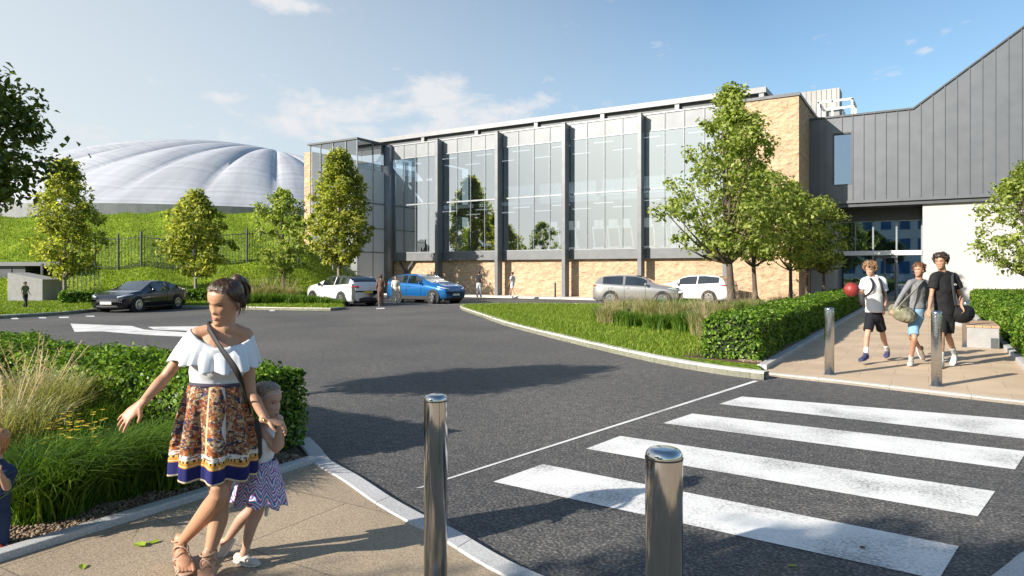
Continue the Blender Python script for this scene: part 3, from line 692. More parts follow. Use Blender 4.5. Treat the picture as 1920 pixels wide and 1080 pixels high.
# benches
def bench(px, d, w, label):
    x, y = D(px, d); t = empty('bench', (x, y, .03), 0, label, 'bench')
    b = MB(); b.box(-w / 2, w / 2, -.02, 1.7, 0, .42); b.build('block', MAT['concrete'], t, bevel=.015)
    b = MB()
    for i in range(4): b.box(-w / 2 - .01 + i * (w + .02) / 4, -w / 2 - .01 + (i + 1) * (w + .02) / 4 - .008, -.03, 1.71, .424, .47)
    b.build('timber_slats', MAT['wood'], t)
    b = MB(); b.box(w * .24, w * .46, -.035, -.024, .02, .22); b.build('recess_panel', MAT['fascia_dark'], t)
bench(1843, 14.0, .55, 'pale concrete bench block with a timber top beside the right-hand hedge')
bench(1806, 19.5, .55, 'second timber-topped concrete bench, farther up the path by the hedge')

# treadmills seen through the glass
def treadmill():
    t = empty('treadmill', (0, 0, 0), 0, 'x', 'treadmill')
    b = MB(); b.box(-.4, .4, -.9, .9, 0, .2); b.build('deck', MAT['gym'], t, bevel=.04)
    b = MB(); b.beam((-.38, .6, .15), (-.38, .85, 1.35), .09, .09); b.beam((.38, .6, .15), (.38, .85, 1.35), .09, .09); b.build('upright', MAT['gym'], t)
    b = MB(); b.box(-.42, .42, .75, .9, 1.25, 1.42); b.box(-.3, .3, .82, .88, 1.42, 1.8); b.build('console', MAT['gym'], t, bevel=.02)
    b = MB(); b.beam((-.4, .8, 1.1), (-.4, .1, 1.05), .05, .05); b.beam((.4, .8, 1.1), (.4, .1, 1.05), .05, .05); b.build('handrail', MAT['gym_dark'], t)
    return t
tm = treadmill(); spots = [(x, 38.1, 2.85, 'l') for x in np.arange(-19.6, -9.6, .98)] + [(x, 41.8, 6.23, 'u') for x in np.arange(-23.5, -10, 1.9)]
for i, (x, y, z_, w_) in enumerate(spots):
    t = tm if i == 0 else copy_tree(tm)
    t.location = (x, y, z_); t.rotation_euler = (0, 0, math.radians(170 + 12 * math.sin(i * 2.3))); 
    t['label'] = 'white treadmill behind the lower row of tall windows' if w_ == 'l' else 'white treadmill behind the balustrade on the upper floor'
    t['group'] = 'treadmills on the lower gym floor' if w_ == 'l' else 'treadmills on the upper gym floor'

# office block behind the viewpoint, mirrored in the entrance glazing
ob = empty('office_building', (-6, -46, 0), 0, 'pale office block behind the viewpoint, seen only mirrored in the entrance glass', 'building')
b = MB((-6, -46, 0)); b.box(-18, 7, -52, -42, 0, 15); b.build('wall', MAT['white_panel'], ob)
for fl in range(4):
    for q in range(9):
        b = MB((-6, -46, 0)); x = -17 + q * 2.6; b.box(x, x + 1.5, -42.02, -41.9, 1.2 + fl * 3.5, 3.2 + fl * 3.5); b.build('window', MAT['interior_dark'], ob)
# ------------------------------------------------------------------ vegetation
def mesh_np(name, V, F, mat, parent=None, loc=None):
    me = bpy.data.meshes.new(name); nv = len(V); nf = len(F); k = F.shape[1]
    me.vertices.add(nv); me.vertices.foreach_set('co', np.asarray(V, np.float32).ravel())
    me.loops.add(nf * k); me.loops.foreach_set('vertex_index', np.asarray(F, np.int32).ravel())
    me.polygons.add(nf); me.polygons.foreach_set('loop_start', np.arange(0, nf * k, k, dtype=np.int32)); me.polygons.foreach_set('loop_total', np.full(nf, k, np.int32))
    me.update(); me.validate()
    o = add_obj(name, me, mat, parent)
    if loc: o.location = loc
    return o
def leaf_arrays(C, N, S, rng, aspect=.55, fold=.25):
    n = len(C); N = N / (np.linalg.norm(N, axis=1, keepdims=True) + 1e-9)
    r = rng.normal(size=(n, 3)); A = np.cross(N, r); A /= np.linalg.norm(A, axis=1, keepdims=True) + 1e-9; B = np.cross(N, A)
    S = S[:, None]; V = np.empty((n, 4, 3))
    V[:, 0] = C - A * S * .5; V[:, 1] = C + B * S * aspect * .5 + N * S * fold * .5 + A * S * .05
    V[:, 2] = C + A * S * .5 - N * S * .1; V[:, 3] = C - B * S * aspect * .5 + N * S * fold * .5 + A * S * .05
    return V.reshape(-1, 3), np.arange(4 * n).reshape(n, 4)
def crown_leaves(prof, H0, H1, R, n, size, seed, clump=.34, off=(0, 0), gap=.0, flat_=.75):
    rng = np.random.default_rng(seed); nc = max(30, int(n / 36)); cs = []
    while len(cs) < nc:
        t = rng.random(); r = np.interp(t, *prof); th = rng.random() * 2 * math.pi
        wob = 1 + .18 * math.sin(3 * th + seed + 4 * t) + .13 * math.sin(5 * th - 7 * t + seed * 2) + .1 * math.sin(9 * t * 2 + seed)
        rho = rng.random() ** .42
        if gap and math.sin(th * 4 + t * 11 + seed) * math.sin(t * 17 + seed) > 1 - gap: continue
        cs.append((R * r * wob * rho * math.cos(th) + off[0] * t, R * r * wob * rho * math.sin(th) + off[1] * t, H0 + (H1 - H0) * t, rho))
    cs = np.array(cs); idx = rng.integers(0, nc, n); sc = clump * (0.55 + .9 * rng.random(nc))[idx]
    g = rng.normal(size=(n, 3)); g /= np.linalg.norm(g, axis=1, keepdims=True); g *= (rng.random(n) ** .5)[:, None]
    P = cs[idx, :3] + g * sc[:, None] * np.array([1, 1, flat_])
    Nn = g * .8 + rng.normal(size=(n, 3)) * .55 + np.array([0, 0, .55])
    S = size * (.6 + .8 * rng.random(n)); return P, Nn, S, cs, rng
PROF_OVAL = ([0, .08, .25, .45, .65, .82, .94, 1], [.35, .72, 1, .95, .76, .5, .26, .05])
PROF_ROUND = ([0, .12, .3, .5, .72, .88, 1], [.3, .8, 1, 1, .8, .5, .1])
PROF_OPEN = ([0, .1, .25, .42, .6, .78, .92, 1], [.45, .85, 1, .88, .62, .45, .22, .05])
def tree(name, x, y, z0, H, Hc, R, n, size, leaf, bark, tr, seed, label, prof=PROF_OVAL, clump=.34, off=(0, 0), gap=0, lean=(0, 0), limbs=16, twigs=0):
    root = empty(name, (x, y, z0), 0, label, 'tree')
    P, Nn, S, cs, rng = crown_leaves(prof, Hc, H, R, n, size, seed, clump, off, gap)
    V, F = leaf_arrays(P, Nn, S, rng); mesh_np('crown', V, F, leaf, root)
    b = MB(); top_ = H - .12 * (H - Hc); pts = []
    for k in range(7):
        t = k / 6; pts.append((lean[0] * t + off[0] * t * .6 + .05 * math.sin(5 * t + seed) * H * .05, lean[1] * t + off[1] * t * .6 + .05 * math.cos(4 * t + seed) * H * .05, -.1 + (top_ + .1) * t))
    rad = [tr * 1.35, tr, tr * .85, tr * .66, tr * .45, tr * .26, tr * .08]; b.loft(pts, rad, n=10, sub=3)
    for k in range(limbs):
        c = cs[rng.integers(0, len(cs))]; zb = min(max(Hc * .85, c[2] - (0.25 + .25 * rng.random()) * (H - Hc)), top_ * .92); t = (zb + .1) / (top_ + .1); i = min(int(t * 6), 5); f = t * 6 - i
        p0 = Vector(pts[i]).lerp(Vector(pts[i + 1]), f); p2 = Vector(c[:3]); p1 = p0.lerp(p2, .5) + Vector((0, 0, -.08 * (p2 - p0).length)); r0 = rad[i] * .5
        b.loft([p0, p1, p2], [r0, r0 * .6, r0 * .18], n=6, sub=3)
    b.build('trunk', bark, root, smooth=True); return root
def tz(px, d): u = d; v = (px - 960) / 1280 * d; return float(bank_h(u, v)) + .06
def tp(px, d): x, y = D(px, d); return x, y

# left group
x, y = tp(122, 33.5); tree('tree', x, y, .1, 6.9, 1.35, 1.5, 8500, .19, MAT['leaf_a'], MAT['bark_pale'], .085, 3, 'oval golden-green tree standing beside the concrete ramp wall', clump=.36)
x, y = tp(367, 35); tree('tree', x, y, .25, 5.35, 1.15, 1.6, 8500, .19, MAT['leaf_a'], MAT['bark_pale'], .08, 8, 'small round golden-green tree on the bank behind the dark car', prof=PROF_ROUND, clump=.34)
x, y = tp(531, 34); tree('tree', x, y, .1, 5.5, 1.5, 1.45, 5200, .17, MAT['leaf_b'], MAT['bark'], .085, 12, 'light green loose tree with a dark trunk behind the straw-coloured grasses', prof=PROF_ROUND, clump=.3, gap=.35)
x, y = tp(636, 41); tree('tree', x, y, .0, 8.8, 2.1, 1.85, 15500, .21, MAT['leaf_a'], MAT['bark_pale'], .11, 21, 'tall dense oval tree in front of the corner glass box', clump=.38)
# right group along the path
x, y = tp(1372, 25.6); tree('tree', x, y, .1, 8.3, 2.1, 2.6, 11000, .17, MAT['leaf_b'], MAT['bark'], .13, 33, 'tallest fresh green tree with an open crown at the island end of the hedge', prof=PROF_OPEN, clump=.42, off=(0, 0), lean=(-.35, -.1), gap=.42, limbs=40)
x, y = tp(1418, 29.5); tree('tree', x, y, .1, 6.0, 2.0, 1.8, 5600, .17, MAT['leaf_b'], MAT['bark'], .10, 41, 'second tree of the row up the path, leaning slightly left', prof=PROF_ROUND, clump=.38, lean=(-.3, 0), gap=.4, limbs=26)
x, y = tp(1482, 31); tree('tree', x, y, .1, 5.4, 1.8, 1.6, 4600, .17, MAT['leaf_b'], MAT['bark'], .08, 45, 'middle tree of the row, in front of the sandstone pier', prof=PROF_ROUND, clump=.34, gap=.4, limbs=22)
x, y = tp(1513, 33); tree('tree', x, y, .1, 5.1, 1.7, 1.3, 3300, .17, MAT['leaf_b'], MAT['bark'], .07, 49, 'thin tree at the corner of the sandstone pier', prof=PROF_ROUND, clump=.32, gap=.2)
x, y = tp(1545, 34); tree('tree', x, y, .1, 5.1, 1.6, 1.25, 3300, .16, MAT['leaf_b'], MAT['bark'], .07, 53, 'last thin tree of the row, beside the entrance glazing', prof=PROF_ROUND, clump=.32, gap=.2)
x, y = tp(1926, 22); tree('tree', x, y, .1, 4.9, 1.55, 1.35, 6800, .13, MAT['leaf_b'], MAT['bark'], .08, 61, 'fresh green tree at the right edge beside the white wall', prof=PROF_ROUND, clump=.28, gap=.15)
# the tree whose crown hangs in at the upper left
x, y = (7.0 * FX - 6.05 * RX, 7.0 * FY - 6.05 * RY)
tree('tree', x, y, .05, 3.9, 2.25, 1.0, 16000, .085, MAT['leaf_c'], MAT['bark'], .09, 71, 'dark green leafy crown overhanging the upper left corner', prof=PROF_ROUND, clump=.27, limbs=40)
# trees behind and left of the viewpoint, which shade the crossing and the pavement
for i, (x, y, H, Hc, R, n) in enumerate([(-5.7, -7.3, 6.2, 3.1, 1.7, 12000), (-3.5, -5.0, 4.9, 2.5, 1.25, 8000), (-9.2, -9.0, 5.2, 3.0, 1.5, 8000)]):
    tree('tree', x, y, .05, H, Hc, R, n, .16, MAT['leaf_c'], MAT['bark'], .08, 80 + i, 'leafy tree off to the left of the pavement, behind the viewpoint', prof=PROF_ROUND, clump=.3)['group'] = 'trees behind the viewpoint'

# hedges
def hedge(name, label, loc, rz, L, W, H, n, leaf, seed, group=None, core=None, ends=True):
    root = empty(name, loc, rz, label, 'hedge', group); rng = np.random.default_rng(seed)
    i_ = .07; b = MB(); b.box(i_, L - i_, i_, W - i_, 0, H - i_)
    o = b.build('twig_core', MAT['hedge_core'], root)
    areas = np.array([L * H, L * H, W * H, W * H, L * W]); areas = areas / areas.sum(); f = rng.choice(5, n, p=areas)
    u = rng.random(n); v = rng.random(n); P = np.zeros((n, 3)); N = np.zeros((n, 3))
    for k, (fn, nn) in enumerate([(lambda a, c: (a * L, a * 0, c * H), (0, -1, 0)), (lambda a, c: (a * L, a * 0 + W, c * H), (0, 1, 0)), (lambda a, c: (a * 0, a * W, c * H), (-1, 0, 0)),
                                  (lambda a, c: (a * 0 + L, a * W, c * H), (1, 0, 0)), (lambda a, c: (a * L, c * W, a * 0 + H), (0, 0, 1))]):
        m = f == k; q = fn(u[m], v[m]); P[m] = np.stack(q, -1); N[m] = nn
    # rounded edges and an uneven clipped surface
    bumps = .035 * np.sin(P[:, 0] * 5.1 + P[:, 2] * 6) * np.cos(P[:, 1] * 6.3 + P[:, 0] * 2.1) + .03 * np.sin(P[:, 0] * 1.9 + seed)
    P += N * (bumps[:, None] + rng.normal(size=(n, 1)) * .028 - .02)
    ez = np.clip((P[:, 2] - (H - .12)) / .12, 0, 1); ey = np.clip(np.abs(P[:, 1] - W / 2) - (W / 2 - .12), 0, .12) / .12; P[:, 2] -= ez * ey * .06
    N = N * .75 + rng.normal(size=(n, 3)) * .6 + np.array([0, 0, .35]); S = leaf * (.6 + .8 * rng.random(n)); P[:, 2] = np.maximum(P[:, 2], .02)
    V, F = leaf_arrays(P, N, S, rng, .6, .3); mesh_np('foliage', V, F, MAT['hedge'], root); return root
hedge('hedge', 'clipped box hedge behind the woman, along the near planter', (-14.6, 3.45, .05), math.radians(-.5), 9.82, .92, .72, 62000, .044, 5)
hedge('hedge', 'clipped hedge along the left side of the path to the entrance', (-2.44, 11.95, .1), math.radians(90), 21.5, .95, .72, 62000, .060, 6)
hedge('hedge', 'clipped hedge down the right side of the path', (3.1, 11.6, .08), math.radians(90), 22, 1.65, .78, 48000, .062, 7)
hedge('hedge', 'low dark hedge across the foot of the white wall', (3.3, 33.0, .08), 0, 7, .9, .9, 5000, .12, 8)
hx, hy = D(112, 30.6); ex_, ey_ = D(420, 33.2); hl = math.hypot(ex_ - hx, ey_ - hy)
hedge('hedge', 'low dark hedge running behind the black saloon', (hx, hy, .08), math.atan2(ey_ - hy, ex_ - hx), hl, .7, .62, 7000, .12, 9)

def blades_mesh(name, B, Hh, W, rng, mat, parent=None, lean=.5, loc=None):
    n = len(B); a = rng.random(n) * 2 * math.pi; d = np.stack([np.cos(a), np.sin(a), np.zeros(n)], -1); p = np.stack([-np.sin(a), np.cos(a), np.zeros(n)], -1)
    ln = (lean * (.3 + rng.random(n)))[:, None]; h = Hh[:, None]; w = W[:, None]; z = np.array([0, 0, 1.0]); V = np.empty((n, 7, 3))
    V[:, 0] = B - p * w * .5; V[:, 1] = B + p * w * .5
    m = B + z * h * .45 + d * h * ln * .18; V[:, 2] = m + p * w * .42; V[:, 3] = m - p * w * .42
    m = B + z * h * .8 + d * h * ln * .55; V[:, 4] = m + p * w * .25; V[:, 5] = m - p * w * .25
    V[:, 6] = B + z * h * (1 - .12 * ln) + d * h * ln * 1.0
    i = np.arange(n)[:, None] * 7; F = np.concatenate([i + [0, 1, 2, 3], i + [3, 2, 4, 5], i + [5, 4, 6, 6]], 0)
    # last face as a thin quad needs 4 distinct verts, so add the tip twice
    V2 = np.concatenate([V, V[:, 6:7] + z * .0005], 1); i = np.arange(n)[:, None] * 8
    F = np.concatenate([i + [0, 1, 2, 3], i + [3, 2, 4, 5], i + [5, 4, 6, 7]], 0)
    return mesh_np(name, V2.reshape(-1, 3), F, mat, parent, loc)
def clump(name, x, y, z0, R, H, n, W, mat, seed, label, cat='grass plant', group=None, plumes=0, lean=.6, seedhead=None):
    root = empty(name, (x, y, z0), 0, label, cat, group); rng = np.random.default_rng(seed)
    r = R * .55 * rng.random(n) ** .5; a = rng.random(n) * 2 * math.pi; B = np.stack([r * np.cos(a), r * np.sin(a), np.zeros(n)], -1)
    k = len(B); d = np.stack([np.cos(a), np.sin(a), np.zeros(n)], -1)
    o = blades_mesh('blades', B, H * (.5 + .5 * rng.random(n)), W * (.6 + .7 * rng.random(n)), rng, mat, root, lean * 1.2)
    if plumes:
        pb = MB()
        for q in range(plumes):
            a = rng.random() * 2 * math.pi; rr = R * .5 * rng.random(); l = .25 + .45 * rng.random(); h = H * (1.05 + .35 * rng.random())
            p0 = (rr * math.cos(a) * .4, rr * math.sin(a) * .4, 0); p1 = (p0[0] + math.cos(a) * l * h * .25, p0[1] + math.sin(a) * l * h * .25, h * .6); p2 = (p0[0] + math.cos(a) * l * h * .7, p0[1] + math.sin(a) * l * h * .7, h)
            pb.loft([p0, p1, p2], [.003, .0025, .002], n=3, sub=2, round_cap=False)
            for s_ in range(26):
                t = .62 + .38 * s_ / 25; c = Vector(p1).lerp(Vector(p2), (t - .5) * 2); w = .03 * math.sin((t - .6) / .4 * math.pi * .9 + .2)
                dx = Vector((rng.normal(), rng.normal(), rng.normal() * .6 + .6)) * w
                pb.add([c, c + dx + Vector((.004, 0, 0)), c + dx * 1.3, c + dx * .6 + Vector((0, .006, 0))], [(0, 1, 2, 3)])
        pb.build('plume', MAT['plume'], root)
    return root
def at(px, py, z=.05): x, y = G(px, py, z); return x, y
for i, (px, py, R, H, n, mt, lb) in enumerate([
    (215, 925, .42, .50, 2600, 'blade_dark', 'bushy dark green fountain grass in front of the yellow flowers'),
    (90, 960, .48, .52, 2800, 'blade_dark', 'dark green fountain grass beside the toddler'),
    (318, 905, .42, .48, 2400, 'blade_dark', 'dark green grass clump right behind the woman at the bed edge'),
    (175, 850, .40, .55, 1700, 'blade_dark', 'mid green grass clump behind the flowers'),
    (60, 850, .55, .78, 2300, 'blade_pale', 'tall straw-coloured feather grass at the left edge'),
    (10, 905, .45, .70, 1500, 'blade_pale', 'tall pale grass at the far left, half out of view'),
    (300, 830, .36, .42, 1400, 'blade_dark', 'green grass clump between the hedge and the outstretched hand'),
    (235, 815, .30, .50, 1000, 'blade_pale', 'thin brownish grass tuft in front of the hedge'),
    (120, 800, .45, .60, 1700, 'blade_pale', 'pale feathery grass clump against the hedge'),
    (395, 875, .3, .36, 1100, 'blade_dark', 'low green grass hidden behind the woman')]):
    x, y = at(px, py); clump('ornamental_grass', x, y, .05, R, H, n, .011, MAT[mt], 100 + i, lb, group=None, plumes=(16 if mt == 'blade_pale' and H > .6 else 0), lean=1.05 if mt == 'blade_dark' else .6)
for i, (px, py, lb) in enumerate([(150, 905, 'yellow flowering perennial with the most heads, in the near bed'), (90, 890, 'small yellow flowering perennial nearer the left edge'), (135, 930, 'low yellow flowers nearest the gravel strip')]):
    x, y = at(px, py); rt = empty('flowering_plant', (x, y, .05), 0, lb, 'flower'); rng = np.random.default_rng(200 + i); st = MB(); lf = []
    for q in range(26 if i != 0 else 42):
        a = rng.random() * 6.28; r = .19 * rng.random() ** .5; h = .36 + .16 * rng.random(); c = Vector((r * math.cos(a) * 1.2, r * math.sin(a), h)); st.loft([(c.x * .4, c.y * .4, 0), c], [.003, .002], n=3, sub=1, round_cap=False)
        fb = MB()
        for w in range(7):
            t = w / 7 * 6.28; d = Vector((math.cos(t), math.sin(t), .25)) * .021; s = Vector((-math.sin(t), math.cos(t), 0)) * .008; fb.add([c, c + d * .6 - s, c + d, c + d * .6 + s], [(0, 1, 2, 3)])
        fb.build('flower_head', MAT['flower'], rt)
        for w in range(8):
            lf.append((c.x * (.4 + .6 * w / 8) + rng.normal() * .02, c.y * (.4 + .6 * w / 8) + rng.normal() * .02, h * w / 8))
    st.build('stem', MAT['blade_dark'], rt)
    lf = np.array(lf); V, F = leaf_arrays(lf, rng.normal(size=lf.shape) + [0, 0, 1], np.full(len(lf), .05), rng, .35); mesh_np('leaves', V, F, MAT['hedge'], rt)

# island planting : grass and low shrub mass in front of the parked hatchback
rng = np.random.default_rng(9); isl_specs = []
labels_i = iter(range(100))
for i, (px, py, R, H, n, mt) in enumerate([(1145, 606, .7, .75, 900, 'blade_pale'), (1180, 612, .7, .62, 1000, 'blade_dark'), (1215, 600, .8, .85, 1000, 'blade_pale'), (1235, 618, .7, .6, 1100, 'blade_dark'),
        (1265, 604, .8, .9, 1000, 'blade_pale'), (1290, 622, .7, .7, 1100, 'blade_dark'), (1322, 628, .6, .85, 1100, 'blade_pale'), (1345, 615, .7, 1.0, 1100, 'blade_pale'), (1315, 600, .8, .9, 900, 'blade_pale'),
        (1160, 592, .8, .8, 700, 'blade_pale'), (1375, 600, .7, .85, 900, 'blade_dark'), (1335, 645, .45, .6, 800, 'blade_pale'), (1240, 590, .9, .8, 800, 'blade_dark'), (1400, 590, .8, .8, 800, 'blade_pale'), (1290, 588, .9, .8, 800, 'blade_dark'), (1200, 588, .9, .8, 800, 'blade_pale'), (1130, 598, .5, .55, 600, 'blade_dark'), (1430, 585, .8, .7, 800, 'blade_dark'), (1470, 578, .9, .7, 800, 'blade_pale'), (1540, 568, .9, .6, 700, 'blade_dark')]):
    x, y = G(px, py, .1); dk = mt == 'blade_dark'
    clump('ornamental_grass', x, y, .1, R, H * .8, n, .018, MAT[mt], 300 + i, 'green leafy grass clump in the island bed' if dk else 'straw-coloured feathery grass clump in the island bed', group='green clumps in the island bed' if dk else 'straw-coloured clumps in the island bed', plumes=0 if dk else 14, lean=.6)
# strip of grasses at the foot of the bank
for i, (px, d, H, mt) in enumerate([(445, 30.0, .5, 'blade_dark'), (470, 30.3, .6, 'blade_dark'), (498, 30.6, .62, 'blade_dark'), (520, 30.8, .6, 'blade_dark'), (548, 30.8, .55, 'blade_dark'), (575, 30.8, .5, 'blade_dark'), (602, 30.9, .45, 'blade_dark'), (628, 31, .3, 'blade_dark'), (505, 31.8, 1.0, 'blade_pale'), (540, 32, .95, 'blade_pale'), (478, 31.6, .9, 'blade_pale')]):
    x, y = D(px, d); dk = mt == 'blade_dark'
    clump('ornamental_grass', x, y, .09, .8, H, 700, .03, MAT[mt], 340 + i, 'low green grass tuft in the kerbside strip by the white crossover' if dk else 'straw-coloured plumed grass under the loose light green tree', group='kerbside strip tufts' if dk else 'plumed grasses under the tree', plumes=0 if dk else 20)
# lawn blades (stuff)
def lawn(name, n, sampler, h, w, mat, seed):
    rng = np.random.default_rng(seed); B = sampler(rng, n); o = blades_mesh(name, B, h * (.5 + .8 * rng.random(len(B))), np.full(len(B), w) * (.6 + .8 * rng.random(len(B))), rng, mat, None, 1.0)
    tag(o, kind='stuff'); return o
def inpoly(x, y, poly):
    c = np.zeros(len(x), bool); n = len(poly)
    for i in range(n):
        (x0, y0), (x1, y1) = poly[i], poly[(i + 1) % n]
        if y0 == y1: continue
        m = ((y0 > y) != (y1 > y)) & (x < (x1 - x0) * (y - y0) / (y1 - y0) + x0); c ^= m
    return c
IP = isl_s + [(-3.6, 12.2), (-3.6, 20)] + north
def s_isl(rng, n):
    x = rng.uniform(-18.5, -3.5, n); y = rng.uniform(12, 31, n); m = inpoly(x, y, IP); x, y = x[m], y[m]
    return np.stack([x, y, np.full(len(x), .09)], -1)
lawn('lawn_grass', 130000, s_isl, .075, .014, MAT['blade'], 11)
def s_bank(rng, n):
    u = rng.uniform(25, 58, n); v = -rng.uniform(.16, .8, n) * u; h = bank_h(u, v); m = ((h > .08) & (u > 33)); u, v, h = u[m], v[m], h[m]
    return np.stack([u * FX + v * RX, u * FY + v * RY, h], -1)
lawn('bank_grass', 90000, s_bank, .16, .04, MAT['blade'], 12)
VP = vg + back_
def s_verge(rng, n):
    u = rng.uniform(24, 35, n); v = -rng.uniform(.2, .8, n) * u; x = u * FX + v * RX; y = u * FY + v * RY; m = inpoly(x, y, VP); x, y = x[m], y[m]
    return np.stack([x, y, np.full(len(x), .09)], -1)
lawn('verge_grass', 50000, s_verge, .13, .03, MAT['blade'], 13)
# pebbles and bark in the bed along the pavement
def stones(name, n, x0, x1, y0, y1, z, s, mat, seed):
    rng = np.random.default_rng(seed); P = np.stack([rng.uniform(x0, x1, n), rng.uniform(y0, y1, n), np.full(n, z)], -1); S = s * (.5 + rng.random(n))
    base = np.array([[1, 0, 0], [0, 1, 0], [-1, 0, 0], [0, -1, 0], [0, 0, .7], [0, 0, -.4]]); V = P[:, None] + (base[None] + rng.normal(size=(n, 6, 3)) * .2) * S[:, None, None]
    fc = np.array([[0, 1, 4], [1, 2, 4], [2, 3, 4], [3, 0, 4], [1, 0, 5], [2, 1, 5], [3, 2, 5], [0, 3, 5]]); F = (np.arange(n)[:, None, None] * 6 + fc[None]).reshape(-1, 3)
    o = mesh_np(name, V.reshape(-1, 3), F, mat); tag(o, kind='stuff')
MAT['pebble'] = mat_leaf('pebble', [(.28, .2, .13), (.17, .11, .07), (.38, .30, .22), (.12, .08, .05)], 0, .9)
stones('gravel', 9000, PK - .75, PK - .10, .2, 4.0, .055, .011, MAT['pebble'], 3)
stones('bark_chips', 5000, -2.75, -2.38, 11.8, 22, .105, .02, MAT['pebble'], 4)
# a few fallen leaves on the ground
lfm = mat_leaf('fallen_leaf', [(.25, .38, .03), (.35, .42, .05)], .2)
for i, (px, py, s, lb) in enumerate([(262, 1022, .075, 'yellow-green fallen leaf on the pavement left of the sandals'), (288, 1017, .05, 'curled yellow-green leaf touching another on the pavement'), (155, 1063, .05, 'small fallen leaf on the pavement near the planter edging'), (1487, 1062, .045, 'green leaf fallen on the dark road by the near stripe'), (1617, 1027, .035, 'dark dead leaf lying on the nearest zebra stripe')]):
    x, y = G(px, py, .035 if px < 600 else .006); b = MB((x, y, 0)); z0 = .035 if px < 600 else .008; a = i * 1.3; c, s_ = math.cos(a), math.sin(a)
    def L(u, v, w): return (x + (u * c - v * s_) * s, y + (u * s_ + v * c) * s, z0 + w * s)
    b.add([L(-.7, 0, 0), L(-.3, .32, .12), L(.25, .36, .2), L(.7, 0, .12), L(.25, -.36, .1), L(-.3, -.32, .05), L(0, 0, .02), L(-1.1, .05, .02)], [(0, 6, 1), (1, 6, 2), (2, 6, 3), (3, 6, 4), (4, 6, 5), (5, 6, 0), (7, 6, 0)])
    o = b.build('fallen_leaf', lfm if i < 4 else MAT['soil']); o.location = (x, y, 0); tag(o, lb, 'leaf')
